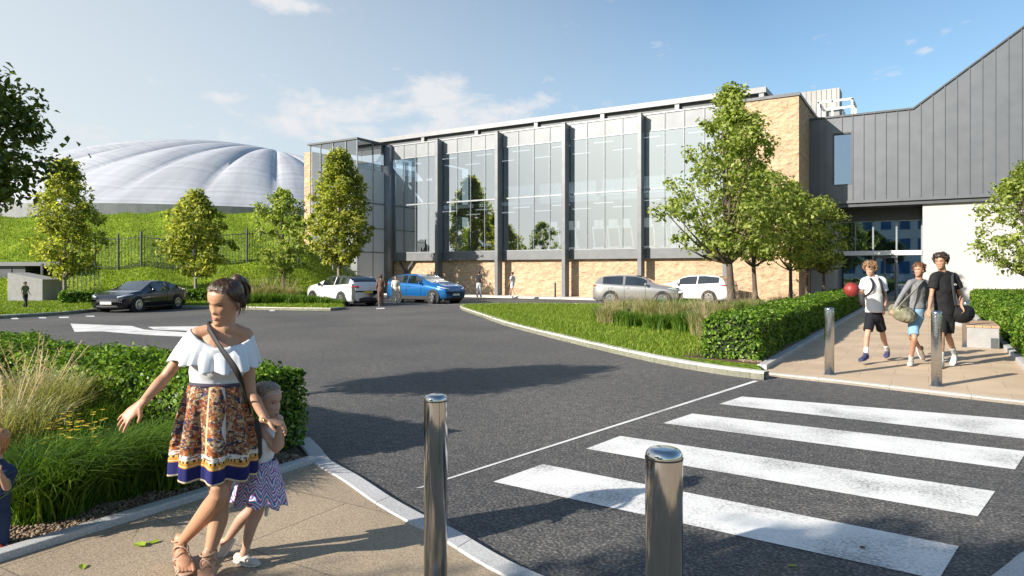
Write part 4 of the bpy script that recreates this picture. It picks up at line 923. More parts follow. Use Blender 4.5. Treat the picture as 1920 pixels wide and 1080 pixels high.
# ------------------------------------------------------------------ cars
MAT['tyre'] = M('tyre', (.018, .018, .019), .85); MAT['arch'] = M('arch_plastic', (.02, .021, .023), .7)
MAT['rim'] = M('alloy', (.55, .55, .57), .25, .9); MAT['rim_dark'] = M('dark_alloy', (.05, .05, .055), .3, .7)
MAT['carglass'] = M('car_glass', (.012, .016, .02), .04, 0, spec=.9, coat=1.0); MAT['headlamp'] = M('headlamp_glass', (.7, .75, .8), .08, .3, coat=1)
MAT['taillamp'] = M('tail_lamp', (.42, .01, .012), .15, coat=1); MAT['plate_y'] = M('rear_plate', (.75, .52, .08), .5); MAT['plate_w'] = M('front_plate', (.75, .75, .72), .5)
def paint(name, c, metal=.3): return M(name, c, .28, metal, coat=1.0, ns=1, col2=tuple(q * .96 for q in c))
def car(label, loc, rz, L, W, H, kind, col, roofcol=None, rim='rim', clad=False, darkrear=False):
    root = empty('parked_car', (loc[0], loc[1], .0), rz, label, 'car', 'cars standing by the kerbs and bays')
    WB = L * .60; wr = H * .222 if kind != 'sedan' else H * .235; fx = WB * .5 + (.02 * L); rx = -WB * .5 + .02 * L
    # silhouettes along x in units of L (rear -0.5 .. front +0.5), z in units of H
    if kind == 'sedan':
        topc = ([-.5, -.485, -.44, -.36, -.24, -.10, .04, .12, .25, .36, .45, .49, .5], [.52, .66, .70, .76, .93, 1.0, .97, .86, .68, .64, .55, .44, .36]); belt = ([-.5, -.3, 0, .25, .5], [.66, .665, .64, .62, .5])
    elif kind == 'hatch':
        topc = ([-.5, -.49, -.465, -.43, -.36, -.18, 0, .08, .16, .25, .37, .45, .49, .5], [.48, .62, .76, .9, .965, 1.0, .985, .93, .81, .70, .64, .57, .46, .38]); belt = ([-.5, -.38, -.1, .2, .5], [.72, .70, .655, .62, .5])
    else:
        topc = ([-.5, -.49, -.47, -.44, -.38, -.2, 0, .08, .16, .25, .38, .46, .49, .5], [.5, .64, .74, .86, .945, 1.0, .98, .93, .81, .72, .665, .6, .5, .4]); belt = ([-.5, -.38, -.1, .2, .5], [.74, .71, .665, .64, .5])
    n = 72; rows = []
    for i in range(n + 1):
        s = i / n; xn = -.5 + s
        tz_ = float(np.interp(xn, *topc)) * H; bz = min(float(np.interp(xn, *belt)) * H, tz_ - .005 * H)
        e = abs(xn) * 2; w = W / 2 * (1 - .16 * max(0, (e - .72) / .28) ** 2.2 - .02 * e * e)
        zl = H * (.13 + .05 * max(0, (e - .85) / .15)); g = max(0, min(1, (tz_ - bz) / (.30 * H)))
        wr_ = w * (.93 - .20 * g)                              # tumblehome
        rows.append([(xn * L, 0, zl), (xn * L, w * .80, zl), (xn * L, w * .955, zl + .05 * H), (xn * L, w * 1.0, H * .30 + .02), (xn * L, w * .985, H * .42), (xn * L, w * 1.0, bz * .86 + .03), (xn * L, w * .955, bz),
                     (xn * L, w * .93 * (1 - g) + (w * .945 - .01) * g, bz + .012), (xn * L, wr_ + .02 * (1 - g), bz + (tz_ - bz) * .86), (xn * L, wr_ * .93, bz + (tz_ - bz) * .955), (xn * L, wr_ * .55, tz_ - .004), (xn * L, 0, tz_)])
    K = 12; full = []
    for r in rows: full += r + [(p[0], -p[1], p[2]) for p in r[-2:0:-1]]
    R_ = K * 2 - 2; body = MB(); side = MB(); ws = MB(); roof = MB()
    pil = {'sedan': (-.345, -.125, -.105, .115), 'hatch': (-.37, -.135, -.115, .14), 'suv': (-.40, -.13, -.11, .13)}[kind]
    bands = {'b': [], 's': [], 'w': [], 'r': [], 'k': []}
    for i in range(n):
        xn = -.5 + (i + .5) / n; tz0 = rows[i][-1][2]; tz1 = rows[i + 1][-1][2]; sl = (tz1 - tz0) / (L / n); gh = rows[i][-1][2] - rows[i][6][2]
        for k in range(R_):
            kk = k if k < K - 1 else R_ - 1 - k
            f = (i * R_ + k, i * R_ + (k + 1) % R_, (i + 1) * R_ + (k + 1) % R_, (i + 1) * R_ + k)
            d = 'b'
            if kk == 7 and gh > .12 * H and pil[0] < xn < pil[3] and not (pil[1] < xn < pil[2]): d = 's'
            elif kk >= 9 and abs(sl) > .22 and tz0 > .70 * H and tz1 > .70 * H and abs(xn) < .46 and gh > .03 * H: d = 'w'
            elif darkrear and xn < -.455 and tz0 < 2 and kk >= 2 and kk <= 6: d = 'k'
            elif kk >= 8 and gh > .24 * H and roofcol: d = 'r'
            elif kk == 8 and gh > .1 * H and roofcol: d = 'r'
            bands[d].append(f)
    def sub(fs, name, mat, smooth=True):
        if not fs: return None
        idx = sorted({q for f in fs for q in f}); mp = {q: j for j, q in enumerate(idx)}; me = bpy.data.meshes.new(name)
        me.from_pydata([full[q] for q in idx], [], [tuple(mp[q] for q in f) for f in fs]); me.update(); me.polygons.foreach_set('use_smooth', [smooth] * len(fs)); return add_obj(name, me, mat, root)
    def splitw(fs):
        out = {}
        for f in fs:
            i, kq = divmod(f[0], R_); out.setdefault((kq < K, (-.5 + (i + .5) / n) > pil[1]), []).append(f)
        return out.values()
    ends = [tuple(range(R_ - 1, -1, -1)), tuple(n * R_ + k for k in range(R_))]
    sub(bands['b'] + ends, 'body', col); [sub(q, 'side_window', MAT['carglass']) for q in splitw(bands['s'])]; [sub([f for f in bands['w'] if (f[0] // R_ > n * .52) == q], 'windscreen' if q else 'rear_window', MAT['carglass']) for q in (True, False)]; sub(bands['r'], 'roof_panel', roofcol); [sub([f for f in bands['k'] if (f[0] % R_ < K) == q], 'rear_panel', MAT['arch']) for q in (True, False)]
    for x in (fx, rx):
        for s in (-1, 1):
            yb = s * (W / 2 - .012)
            a = MB(); a.lathe([(wr * 1.2, -.16), (wr * 1.22, .022 if clad else .012), (wr * 1.12, .03 if clad else .016)], (x, 0, 0), n=28, axis='y')
            o = a.build('wheel_arch', MAT['arch'], root); o.location = (0, yb, wr); o.rotation_euler = (0, 0, 0 if s > 0 else math.pi)
            if s < 0: o.location = (2 * x, yb, wr)
            wroot = MB(); prof = [(wr * .62, -.19), (wr * .93, -.19), (wr, -.165), (wr, .005), (wr * .94, .03), (wr * .68, .036), (wr * .66, .0)]
            wroot.lathe(prof, n=32, axis='y'); w = wroot.build('wheel', MAT['tyre'], root, smooth=False); w.location = (x, s * (W / 2 - .0), wr); w.rotation_euler = (0, 0, 0 if s > 0 else math.pi)
            rb = MB(); rb.lathe([(wr * .69, .012), (wr * .69, .036), (wr * .60, .038), (wr * .58, -.03), (wr * .1, -.03)], n=32, axis='y')
            for q in range(5 if rim == 'rim_dark' else 8):
                t = q * 2 * math.pi / (5 if rim == 'rim_dark' else 8); rb.beam((.05 * math.cos(t), .02, .05 * math.sin(t)), (wr * .62 * math.cos(t), .03, wr * .62 * math.sin(t)), .012, .07 if rim == 'rim_dark' else .035)
            rb.lathe([(.07, -.02), (.06, .034), (.01, .036)], n=12, axis='y')
            rb.build('rim', MAT['rim'], w)
            db = MB(); db.lathe([(wr * .575, -.028), (wr * .575, -.022)], n=24, axis='y'); db.build('brake_disc', MAT['rim_dark'], w)
    def yw(xn): 
        e = abs(xn) * 2; return W / 2 * (1 - .16 * max(0, (e - .72) / .28) ** 2.2 - .02 * e * e)
    for s in (-1, 1):
        b = MB(); y = s * yw(.44)
        b.loft([(.385 * L, s * yw(.385) * .985, .565 * H), (.44 * L, y * .965, .545 * H), (.482 * L, s * yw(.482) * .88, .51 * H), (.497 * L, s * yw(.497) * .70, .49 * H)], [.02, .035, .04, .03], n=8, sub=4); b.build('headlight', MAT['headlamp'], root, smooth=True)
        b = MB(); b.loft([(-.43 * L, s * yw(.43) * .985, .64 * H), (-.475 * L, s * yw(.475) * .96, .64 * H), (-.497 * L, s * yw(.497) * .72, .63 * H)], [.02, .04, .045], n=8, sub=4); b.build('tail_light', MAT['taillamp'], root, smooth=True)
        b = MB(); mx = {'sedan': .12, 'hatch': .135, 'suv': .13}[kind] * L; b.loft([(mx, s * W * .47, .665 * H), (mx + .01, s * W * .535, .69 * H), (mx + .0, s * W * .575, .69 * H)], [.02, .055, .05], [.02, .075, .07], n=10, sub=3); b.build('mirror', col if not roofcol else roofcol, root, smooth=True)
        # door: shut lines and handles
        for xn in (.125, -.118, -.315 if kind == 'sedan' else -.30):
            b = MB(); yy = s * (yw(xn) + .0035); b.loft([(xn * L + .03, yy * .962, .2 * H), (xn * L + .0, yy, .33 * H), (xn * L - .005, yy * .99, .45 * H), (xn * L, yy * 1.0, .57 * H), (xn * L, yy * .965, .645 * H)], [.006] * 5, n=4, sub=2)
            b.build('door_line', MAT['arch'], root)
        for xn in (-.075, -.265):
            b = MB(); b.box(xn * L - .07, xn * L + .07, s * (yw(xn) - .01), s * (yw(xn) + .022), .565 * H, .585 * H); b.build('door_handle', col, root, bevel=.008)
        b = MB(); b.box(-.21 * L, .25 * L, s * (W / 2 - .06), s * (W / 2 + (.012 if clad else .0)), .13 * H, (.25 if clad else .175) * H); b.build('sill', MAT['arch'], root, bevel=.02)
    b = MB(); b.loft([(.492 * L, -W * .30, .36 * H), (.503 * L, 0, .36 * H), (.492 * L, W * .30, .36 * H)], [.07, .07, .07], [.03] * 3, side=(0, 0, 1), n=8, sub=4); b.build('grille', MAT['arch'], root, smooth=True)
    b = MB(); b.loft([(.485 * L, -W * .38, .2 * H), (.503 * L, 0, .19 * H), (.485 * L, W * .38, .2 * H)], [.06] * 3, [.04] * 3, side=(0, 0, 1), n=8, sub=4); b.build('bumper_trim', MAT['arch'], root, smooth=True); b = MB(); b.loft([(-.485 * L, -W * .38, .22 * H), (-.503 * L, 0, .22 * H), (-.485 * L, W * .38, .22 * H)], [.10 if clad else .05] * 3, [.04] * 3, side=(0, 0, 1), n=8, sub=4); b.build('bumper_trim', MAT['arch'], root, smooth=True)
    b = MB(); b.box(.503 * L, .512 * L + .01, -.24, .24, .27 * H, .27 * H + .1); b.build('front_plate', MAT['plate_w'], root)
    b = MB(); b.box(-.51 * L - .01, -.50 * L, -.24, .24, .42 * H, .42 * H + .1); b.build('rear_plate', MAT['plate_y'], root)
    b = MB(); b.box(-.46 * L, .46 * L, -W * .40, W * .40, .11 * H, .3 * H); b.build('underbody', MAT['arch'], root)
    return root
def place(px, d): return D(px, d)
HD = math.radians
car('black low saloon car parked facing left beside the verge', place(267, 28.2), HD(-68), 3.95, 1.62, 1.24, 'sedan', paint('black_paint', (.012, .014, .022)))
car('white crossover with a black roof and yellow rear plate, at the planted strip', place(643, 32.6), HD(169), 4.0, 1.72, 1.42, 'suv', paint('white_paint', (.72, .72, .73), 0), paint('black_roof_paint', (.015, .015, .018)), clad=True, rim='rim_dark', darkrear=True)
car('bright blue crossover parked facing right near the corner column', place(797, 35.0), HD(-4), 4.1, 1.75, 1.48, 'suv', paint('blue_paint', (.008, .13, .38), .4), clad=True, rim='rim_dark')
car('grey metallic hatchback parked in front of the white estate car', place(1196, 32.6), HD(10), 4.05, 1.72, 1.44, 'hatch', paint('grey_paint', (.40, .385, .38), .6))
car('white estate car with red rear lamps behind the large tree trunk', place(1303, 34.3), HD(172), 3.9, 1.72, 1.44, 'suv', paint('pearl_paint', (.75, .75, .75), 0), clad=False)
# ------------------------------------------------------------------ people
from mathutils import noise as mnoise
def skin_mat(name, c): 
    m, nt, b = node_mat(name); t = tex(nt, 'ShaderNodeTexNoise', 14, detail=4)
    nt.links.new(ramp(nt, t.outputs[0], [(.3, tuple(q * .86 for q in c)), (.7, c)]), b.inputs['Base Color'])
    b.inputs['Roughness'].default_value = .5; b.inputs['Subsurface Weight'].default_value = .12; b.inputs['Subsurface Radius'].default_value = (.02, .008, .004); b.inputs['Subsurface Scale'].default_value = .4
    return m
MAT['skin_tan'] = skin_mat('tanned_skin', (.52, .275, .165)); MAT['skin_fair'] = skin_mat('fair_skin', (.52, .31, .22)); MAT['skin_mid'] = skin_mat('skin', (.42, .23, .145))
def hair_mat(name, a, b_, sc=(90, 90, 8)):
    m, nt, b = node_mat(name); t = tex(nt, 'ShaderNodeTexNoise', 1, detail=3, stretch=sc)
    nt.links.new(ramp(nt, t.outputs[0], [(.35, a), (.65, b_)]), b.inputs['Base Color']); b.inputs['Roughness'].default_value = .42; bump(nt, b, t.outputs[0], .8, .006); return m
MAT['hair_brown'] = hair_mat('brown_hair', (.028, .016, .010), (.10, .052, .028)); MAT['hair_sandy'] = hair_mat('sandy_hair', (.17, .09, .04), (.36, .21, .11), (50, 50, 50)); MAT['hair_auburn'] = hair_mat('auburn_hair', (.07, .028, .014), (.19, .085, .04), (60, 60, 30))
MAT['hair_dark'] = hair_mat('dark_hair', (.012, .008, .006), (.05, .03, .02), (60, 60, 30)); MAT['hair_mouse'] = hair_mat('light_brown_hair', (.17, .12, .09), (.30, .22, .16)); MAT['hair_red'] = hair_mat('reddish_hair', (.35, .14, .05), (.5, .24, .10))
def cloth(name, c, c2=None, ns=12, rough=.85): return M(name, c, rough, col2=c2 or tuple(q * .85 for q in c), ns=ns, bs=7, bstr=.5, bdist=.03, spec=.25)
MAT['eye'] = M('eye_dark', (.015, .01, .008), .15); MAT['eye_white'] = M('eye_white', (.6, .57, .54), .3); MAT['lips'] = M('lips', (.42, .15, .11), .45); MAT['sole'] = M('white_sole', (.75, .74, .72), .7)

HS_T = [0, .05, .12, .2, .3, .4, .5, .6, .7, .8, .88, .94, .98, 1.0]
HS_W = [.014, .030, .043, .052, .060, .066, .070, .073, .0755, .074, .066, .052, .032, .004]
HS_F = [.072, .086, .089, .087, .086, .086, .085, .088, .089, .082, .068, .049, .028, .003]
HS_B = [-.045, -.030, .000, .030, .058, .075, .086, .093, .096, .092, .079, .059, .035, .003]
HF = dict(nose=1.0, jaw=1.0)
def head_pt(t, a, s, off=0.0, feat=True):
    w = np.interp(t, HS_T, HS_W); w *= 1 - (1 - HF['jaw']) * max(0, 1 - t / .5); f = np.interp(t, HS_T, HS_F); b = np.interp(t, HS_T, HS_B)
    ca, sa = math.cos(a), math.sin(a); cy = (f - b) / 2; hd = (f + b) / 2
    sx_ = math.copysign(abs(sa) ** .92, sa); cy_ = math.copysign(abs(ca) ** .92, ca)
    x = (w + off) * sx_; y = cy + (hd + off) * cy_; z = (t - .5) * .225 + off * max(0, (t - .75) / .25)
    if feat and ca > 0:
        g = lambda dx, dz, sx2, sz: math.exp(-((x - dx) / sx2) ** 2 - ((t - dz) / sz) ** 2)
        y += HF['nose'] * (.022 * g(0, .375, .010, .045) + .010 * g(0, .47, .008, .07)) - .010 * (g(.031, .535, .015, .045) + g(-.031, .535, .015, .045)) + .005 * g(0, .60, .05, .03) + .007 * g(0, .225, .022, .03) - .004 * g(0, .30, .03, .018) + .007 * g(0, .07, .02, .05)
        y += .004 * (g(.04, .40, .018, .06) + g(-.04, .40, .018, .06)) + .003 * (g(.014, .36, .006, .025) + g(-.014, .36, .006, .025))
    return (x * s, y * s, z * s)
def head_frame(c, face, up=(0, 0, 1)):
    f = Vector(face).normalized(); u = Vector(up); r = f.cross(u).normalized(); u = r.cross(f)
    m = Matrix((r, f, u)).transposed().to_4x4(); m.translation = Vector(c); return m
def head_into(mb, Mh, s, nt_=40, na=44):
    vs = []
    for i in range(nt_ + 1):
        t = i / nt_; t = t * .55 + .45 * (0.5 - .5 * math.cos(math.pi * t))
        for k in range(na): vs.append(Mh @ Vector(head_pt(t, -math.pi + 2 * math.pi * (k + .5) / na, s)))
    fs = [(i * na + k, (i + 1) * na + k, (i + 1) * na + (k + 1) % na, i * na + (k + 1) % na) for i in range(nt_) for k in range(na)]
    fs += [tuple(range(na)), tuple(nt_ * na + k for k in range(na - 1, -1, -1))]; mb.add(vs, fs)
    for sd_ in (-1, 1):
        R3 = Mh.to_3x3(); 
        mb.ball(Mh @ Vector((sd_ * .074 * s, -.004 * s, -.008 * s)), .008 * s, .017 * s, .030 * s, 12, 8, R3)
def face_parts(root, Mh, s, brow='hair_brown', lips=True):
    R3 = Mh.to_3x3()
    for sd_ in (-1, 1):
        ey = head_pt(.535, math.asin(min(1, .031 / .071)) * sd_, s); c = Mh @ Vector((sd_ * .031 * s, ey[1] - .0055 * s, ey[2]))
        b = MB(); b.ball(c, .0125 * s, .0085 * s, .0075 * s, 14, 8, R3); e = b.build('eye', MAT['eye_white'], root, smooth=True)
        b = MB(); b.ball(Mh @ Vector((sd_ * .031 * s, ey[1] + .0015 * s, ey[2] - .0005)), .0062 * s, .0038 * s, .0062 * s, 10, 6, R3); b.build('iris', MAT['eye'], e, smooth=True)
        P = []
        for q, tt in ((.014, .598), (.027, .618), (.040, .620), (.050, .602)):
            a = math.asin(min(1, q / .0735)) * sd_; p = head_pt(tt, a, s); P.append(Mh @ Vector((p[0], p[1] + .0005 * s, p[2])))
        b = MB(); b.loft(P, [.0016 * s, .0026 * s, .0022 * s, .001 * s], n=6, sub=3); b.build('eyebrow', MAT[brow], root, smooth=True)
        P = []
        for q, tt in ((.018, .545), (.031, .562), (.044, .545)):
            a = math.asin(min(1, q / .071)) * sd_; p = head_pt(tt, a, s); P.append(Mh @ Vector((p[0], p[1] + .0005 * s, p[2])))
        b = MB(); b.loft(P, [.0012 * s, .002 * s, .0016 * s], n=6, sub=3); b.build('eyelash', MAT['eye'], root, smooth=True)
    if lips:
        b = MB()
        for tt, r in ((.242, .0032), (.212, .004)):
            P = []
            for q in (-.0175, -.009, 0, .009, .0175):
                a = math.asin(q / .058); p = head_pt(tt + .012 * (abs(q) > .015), a, s); P.append(Mh @ Vector((p[0], p[1] + .0002 * s, p[2])))
            b.loft(P, [r * .35 * s, r * s, r * 1.1 * s, r * s, r * .35 * s], n=8, sub=3)
        b.build('lips', MAT['lips'], root, smooth=True)
def hair_shell(root, Mh, s, mat, thick=.012, rough=.0, fr=.84, temple=.62, nape=.16, seed=0, name='hair', strand=.0012, top_extra=0):
    nt_, na = 44, 72; vs = []
    for i in range(nt_ + 1):
        t = .04 + .96 * i / nt_
        for k in range(na):
            a = -math.pi + 2 * math.pi * (k + .5) / na; aa = abs(a)
            tl = np.interp(aa, [0, .55, .95, 1.25, 1.55, 1.9, 2.3, math.pi], [fr, fr - .01, fr - .05, temple + .03, temple - .16, nape + .18, nape, nape])
            m = min(1, max(0, (t - tl) / .045)); m = m * m * (3 - 2 * m)
            p = Vector(head_pt(t, a, 1, 0, False)); nz = 0
            if rough: nz = rough * (mnoise.noise(p * 38 + Vector((seed, 0, 0))) + .5 * mnoise.noise(p * 80))
            off = (1 - m) * -.014 + m * (thick + nz + top_extra * max(0, (t - .7) / .3) + strand * math.sin(k * 5.1 + 3 * math.sin(i * .5)))
            vs.append(Mh @ Vector(head_pt(t, a, s, off, False)))
    fs = [(i * na + k, (i + 1) * na + k, (i + 1) * na + (k + 1) % na, i * na + (k + 1) % na) for i in range(nt_) for k in range(na)]
    fs += [tuple(range(na)), tuple(nt_ * na + k for k in range(na - 1, -1, -1))]
    b = MB(); b.add(vs, fs); return b.build(name, mat, root, smooth=True)
def curls(root_mesh, Mh, s, mat, n, seed, zmin=.0, size=.016, front=True):
    rng = np.random.default_rng(seed); b = MB()
    for q in range(n):
        a = rng.uniform(-math.pi, math.pi); t = rng.uniform(.55, 1.0)
        if abs(a) < 1.1 and t < .80: continue
        if abs(a) > 1.8: t = rng.uniform(.3, 1)
        p = Mh @ Vector(head_pt(t, a, s, .014 + .008 * rng.random(), False)); r = size * s * (.6 + .6 * rng.random())
        d = Vector(rng.normal(size=3)).normalized(); e = d.orthogonal().normalized(); g = d.cross(e)
        pts = [p + (e * math.cos(w) + g * math.sin(w)) * r * .8 + d * r * .35 * (w - 2.5) for w in (0, 1.3, 2.6, 3.9, 5.2)]
        b.loft(pts, [r * .16, r * .32, r * .36, r * .3, r * .1], n=5, sub=2)
    return b.build('curl', mat, root_mesh, smooth=True)

def hand_into(mb, wr, d, palm, s=1.0, curl=.35, thumb=1, spread=.16):
    """wr wrist, d direction of the fingers, palm = direction the palm faces, thumb=+1/-1 side"""
    d = Vector(d).normalized(); n = Vector(palm); n = (n - d * n.dot(d)).normalized(); sd_ = d.cross(n) * thumb     # thumb side
    wr = Vector(wr); L = .085 * s
    mb.loft([wr - d * .02 * s, wr + d * .02 * s, wr + d * .055 * s, wr + d * L], [.024 * s, .030 * s, .039 * s, .038 * s], [.019 * s, .016 * s, .014 * s, .011 * s], side=sd_, n=14, sub=3)
    for i, (o, ln, r) in enumerate([(.028, .072, .0082), (.0095, .080, .0085), (-.0095, .074, .008), (-.027, .058, .0072)]):
        ang = spread * (1.5 - i) * .8; dd = (d * math.cos(ang) + sd_ * math.sin(ang)); c = curl * (1 + .12 * i)
        p = wr + d * (L * .97) + sd_ * o * s - n * 0; pts = [p - d * .02 * s]; aa = 0; pts.append(p)
        for seg, fr_ in ((0, .45), (1, .32), (2, .23)):
            aa += c * (.7, 1.1, .8)[seg]; p = p + (dd * math.cos(aa) + n * math.sin(aa)) * ln * fr_ * s; pts.append(p)
        mb.loft(pts, [r * s, r * s * 1.02, r * s, r * s * .92, r * s * .75], n=8, sub=2)
    p = wr + d * .022 * s + sd_ * .024 * s; td = (d * .62 + sd_ * .70 + n * .35).normalized(); td2 = (d * .88 + sd_ * .25 + n * .4).normalized()
    mb.loft([wr + d * .008 * s + sd_ * .008 * s, p, p + td * .034 * s, p + td * .034 * s + td2 * .03 * s], [.013 * s, .0125 * s, .0105 * s, .008 * s], n=8, sub=2)

def mids(a, b, t): return Vector(a).lerp(Vector(b), t)
def arm_into(mb, sh, el, wr, k=1.0, g=0.0):
    sh, el, wr = Vector(sh), Vector(el), Vector(wr)
    mb.loft([sh, mids(sh, el, .3), mids(sh, el, .65), el, mids(el, wr, .28), mids(el, wr, .65), wr], [.050 * k + g, .046 * k + g, .040 * k + g, .036 * k + g, .039 * k + g, .031 * k + g, .0235 * k + g], n=14, sub=3)
def leg_into(mb, hip, kn, an, k=1.0, g=0.0, back=(0, 1, 0)):
    hip, kn, an = Vector(hip), Vector(kn), Vector(an); bk = Vector(back) * .018 * k
    mb.loft([hip, mids(hip, kn, .35), mids(hip, kn, .75), kn, mids(kn, an, .28) + bk, mids(kn, an, .62) + bk * .6, mids(kn, an, .88), an], [.083 * k + g, .077 * k + g, .058 * k + g, .051 * k + g, .054 * k + g, .042 * k + g, .031 * k + g, .033 * k + g], n=16, sub=3)
def foot_into(mb, an, toe, k=1.0, toes=False, h0=0.0):
    an, toe = Vector(an), Vector(toe); d = toe - an; dh = Vector((d.x, d.y, d.z)); L = dh.length; u = dh.normalized(); up = Vector((0, 0, 1)); sd_ = u.cross(up).normalized(); up = sd_.cross(u)
    heel = an - u * .035 * k - up * .045 * k
    tb = .034 * k if toes else 0
    mb.loft([heel, mids(an, toe, .2) - up * .028 * k, mids(an, toe, .55) - up * .02 * k, toe - u * (.05 * k + tb), toe - u * (.012 * k + tb)], [.030 * k, .033 * k, .040 * k, .043 * k, .034 * k], [.032 * k, .038 * k, .028 * k, .019 * k, .013 * k], side=sd_, n=14, sub=3)
    mb.loft([an + Vector((0, 0, .03 * k)), mids(an, toe, .1) - up * .02 * k], [.034 * k, .034 * k], n=12, sub=2)
    if toes:
        for i in range(5):
            o = (-.036 + .018 * i) * k; c = toe - u * (.010 + .004 * i) * k + sd_ * o - up * .004 * k; r_ = (.0115 if i == 0 else .0085) * k; mb.loft([c - u * .045 * k, c - u * .015 * k + up * .003, c + u * .008 * k], [r_] * 3, n=8, sub=2)
def shoe(root, an, toe, k, mat, high=True, name='shoe'):
    an, toe = Vector(an), Vector(toe); b = MB(); d = (toe - an); u = d.normalized(); sd_ = u.cross(Vector((0, 0, 1))).normalized(); up = sd_.cross(u); heel = an - u * .045 * k - up * .045 * k
    b.loft([heel, mids(an, toe, .2) - up * .025 * k, mids(an, toe, .55) - up * .018 * k, toe - u * .04 * k, toe + u * .004 * k], [.036 * k, .040 * k, .047 * k, .049 * k, .038 * k], [.042 * k, .050 * k, .038 * k, .028 * k, .020 * k], side=sd_, n=16, sub=3)
    if high: b.loft([mids(an, toe, .02) - up * .02 * k, an + Vector((0, 0, .025 * k))], [.043 * k, .041 * k], n=14, sub=2)
    o = b.build(name, mat, root, remesh=.006 * max(1, k), sm=2)
    b = MB(); b.loft([heel - up * .033 * k, mids(an, toe, .5) - up * .048 * k, toe - up * .012 * k], [.038 * k, .048 * k, .042 * k], [.010 * k] * 3, side=sd_, n=14, sub=3); b.build('sole', MAT['sole'], o, smooth=True)
    return o
def torso_into(mb, J, k=1.0, g=0.0, fem=False, to_neck=True, lo=0, hem=None):
    pv, wa, ch, nk = [Vector(J[q]) for q in ('pelvis', 'waist', 'chest', 'neck')]; sl, sr = Vector(J['shL']), Vector(J['shR']); hl, hr = Vector(J['hipL']), Vector(J['hipR'])
    ss = (sl - sr).normalized(); hs = (hl - hr).normalized(); sw = (sl - sr).length / 2; shm = (sl + sr) / 2
    hw = (hl - hr).length / 2 + .075 * k
    if not lo: mb.loft([sr, mids(sr, nk, .55) + Vector((0, 0, .0)), nk + Vector((0, 0, -.02 * k)), mids(sl, nk, .55) + Vector((0, 0, .0)), sl], [(.047 * k + g) * (.86 if fem else 1), .046 * k + g, .052 * k + g, .046 * k + g, (.047 * k + g) * (.86 if fem else 1)], n=16, sub=3)
    pts = [pv - Vector((0, 0, .06 * k)), pv + Vector((0, 0, .03 * k)), wa, mids(wa, ch, .55), ch, mids(ch, shm, .75), shm + Vector((0, 0, .018 * k))]
    A = [hw * .92, hw, .125 * k if fem else .142 * k, .135 * k if fem else .155 * k, .145 * k if fem else .168 * k, sw * .93, sw * .62]
    Bq = [.095 * k, .108 * k if fem else .10 * k, .086 * k, .098 * k, .112 * k, .090 * k, .062 * k]
    S = [hs, hs, hs.lerp(ss, .4), hs.lerp(ss, .7), ss, ss, ss]
    if hem is not None: pts[0] = pv + Vector((0, 0, hem)); pts[1] = mids(pts[0], wa, .45); A[0] = hw * .99
    if lo: pts, A, Bq, S = pts[lo:], A[lo:], Bq[lo:], S[lo:]
    if to_neck: pts += [nk + Vector((0, 0, -.004))]; A += [.062 * k]; Bq += [.056 * k]; S += [ss]
    mb.loft(pts, [a + g for a in A], [q + g for q in Bq], side=S, n=24, sub=3, round_cap=hem is None)
def human(root, J, skin, k=1.0, fem=False, hs=1.0, vox=.008, hand='LR', hands=None, feet=True, toes=False, ears=True, sm=2, armk=None, legk=None):
    mb = MB(); torso_into(mb, J, k, 0, fem); ak = armk or k * (.86 if fem else 1); lk = legk or k
    Mh = head_frame(J['head'], J['face'], J.get('up', (0, 0, 1)))
    nb_ = Mh @ Vector((0, -.012 * hs, -.055 * hs)); nr = (.042 if fem else .056) * k
    mb.loft([Vector(J['neck']) - Vector((0, 0, .03 * k)), mids(J['neck'], nb_, .5), nb_], [nr * 1.15, nr, nr * 1.02], n=14, sub=3)
    head_into(mb, Mh, hs)
    for s in 'LR':
        arm_into(mb, J['sh' + s], J['el' + s], J['wr' + s], ak); leg_into(mb, J['hip' + s], J['kn' + s], J['an' + s], lk, back=J.get('back', (0, 1, 0)))
        if feet: foot_into(mb, J['an' + s], J['toe' + s], k, toes)
        h = (hands or {}).get(s, {}); d = h.get('d', Vector(J['wr' + s]) - Vector(J['el' + s])); hand_into(mb, J['wr' + s], d, h.get('n', (0, 1, 0)), h.get('s', k * .95), h.get('curl', .4), h.get('thumb', 1), h.get('spread', .12))
    o = mb.build('body', skin, root, remesh=vox, sm=sm); return o, Mh
def garment(root, name, mb, mat, vox=.012, wr=.012, sm=3, wscale=.14):
    o = mb.build(name, mat, root, remesh=vox, sm=sm)
    if wr:
        tx = bpy.data.textures.new('fold', 'CLOUDS'); tx.noise_scale = wscale; tx.noise_depth = 2; dm = o.modifiers.new('folds', 'DISPLACE'); dm.texture = tx; dm.strength = wr; dm.mid_level = .5; dm.texture_coords = 'LOCAL'
    return o
def tee(root, J, mat, k=1.0, sleeve=.55, g=.018, name='t_shirt', vox=.010, hem=.0, armk=None, fem=False, wr=.02):
    mb = MB(); JJ = dict(J); JJ['neck'] = mids(J['neck'], J['chest'], .06); torso_into(mb, JJ, k, g, fem, hem=hem)
    for s in 'LR':
        sh, el, w_ = [Vector(J[q + s]) for q in ('sh', 'el', 'wr')]; ak = armk or k
        if sleeve <= 1: e = mids(sh, el, sleeve); mb.loft([sh, mids(sh, e, .5), e], [.053 * ak + g, .056 * ak + g, .056 * ak + g * 1.3], n=16, sub=3, round_cap=False)
        else: arm_into(mb, sh, el, mids(el, w_, .97), ak, g * .7)
    return garment(root, name, mb, mat, vox, wr)
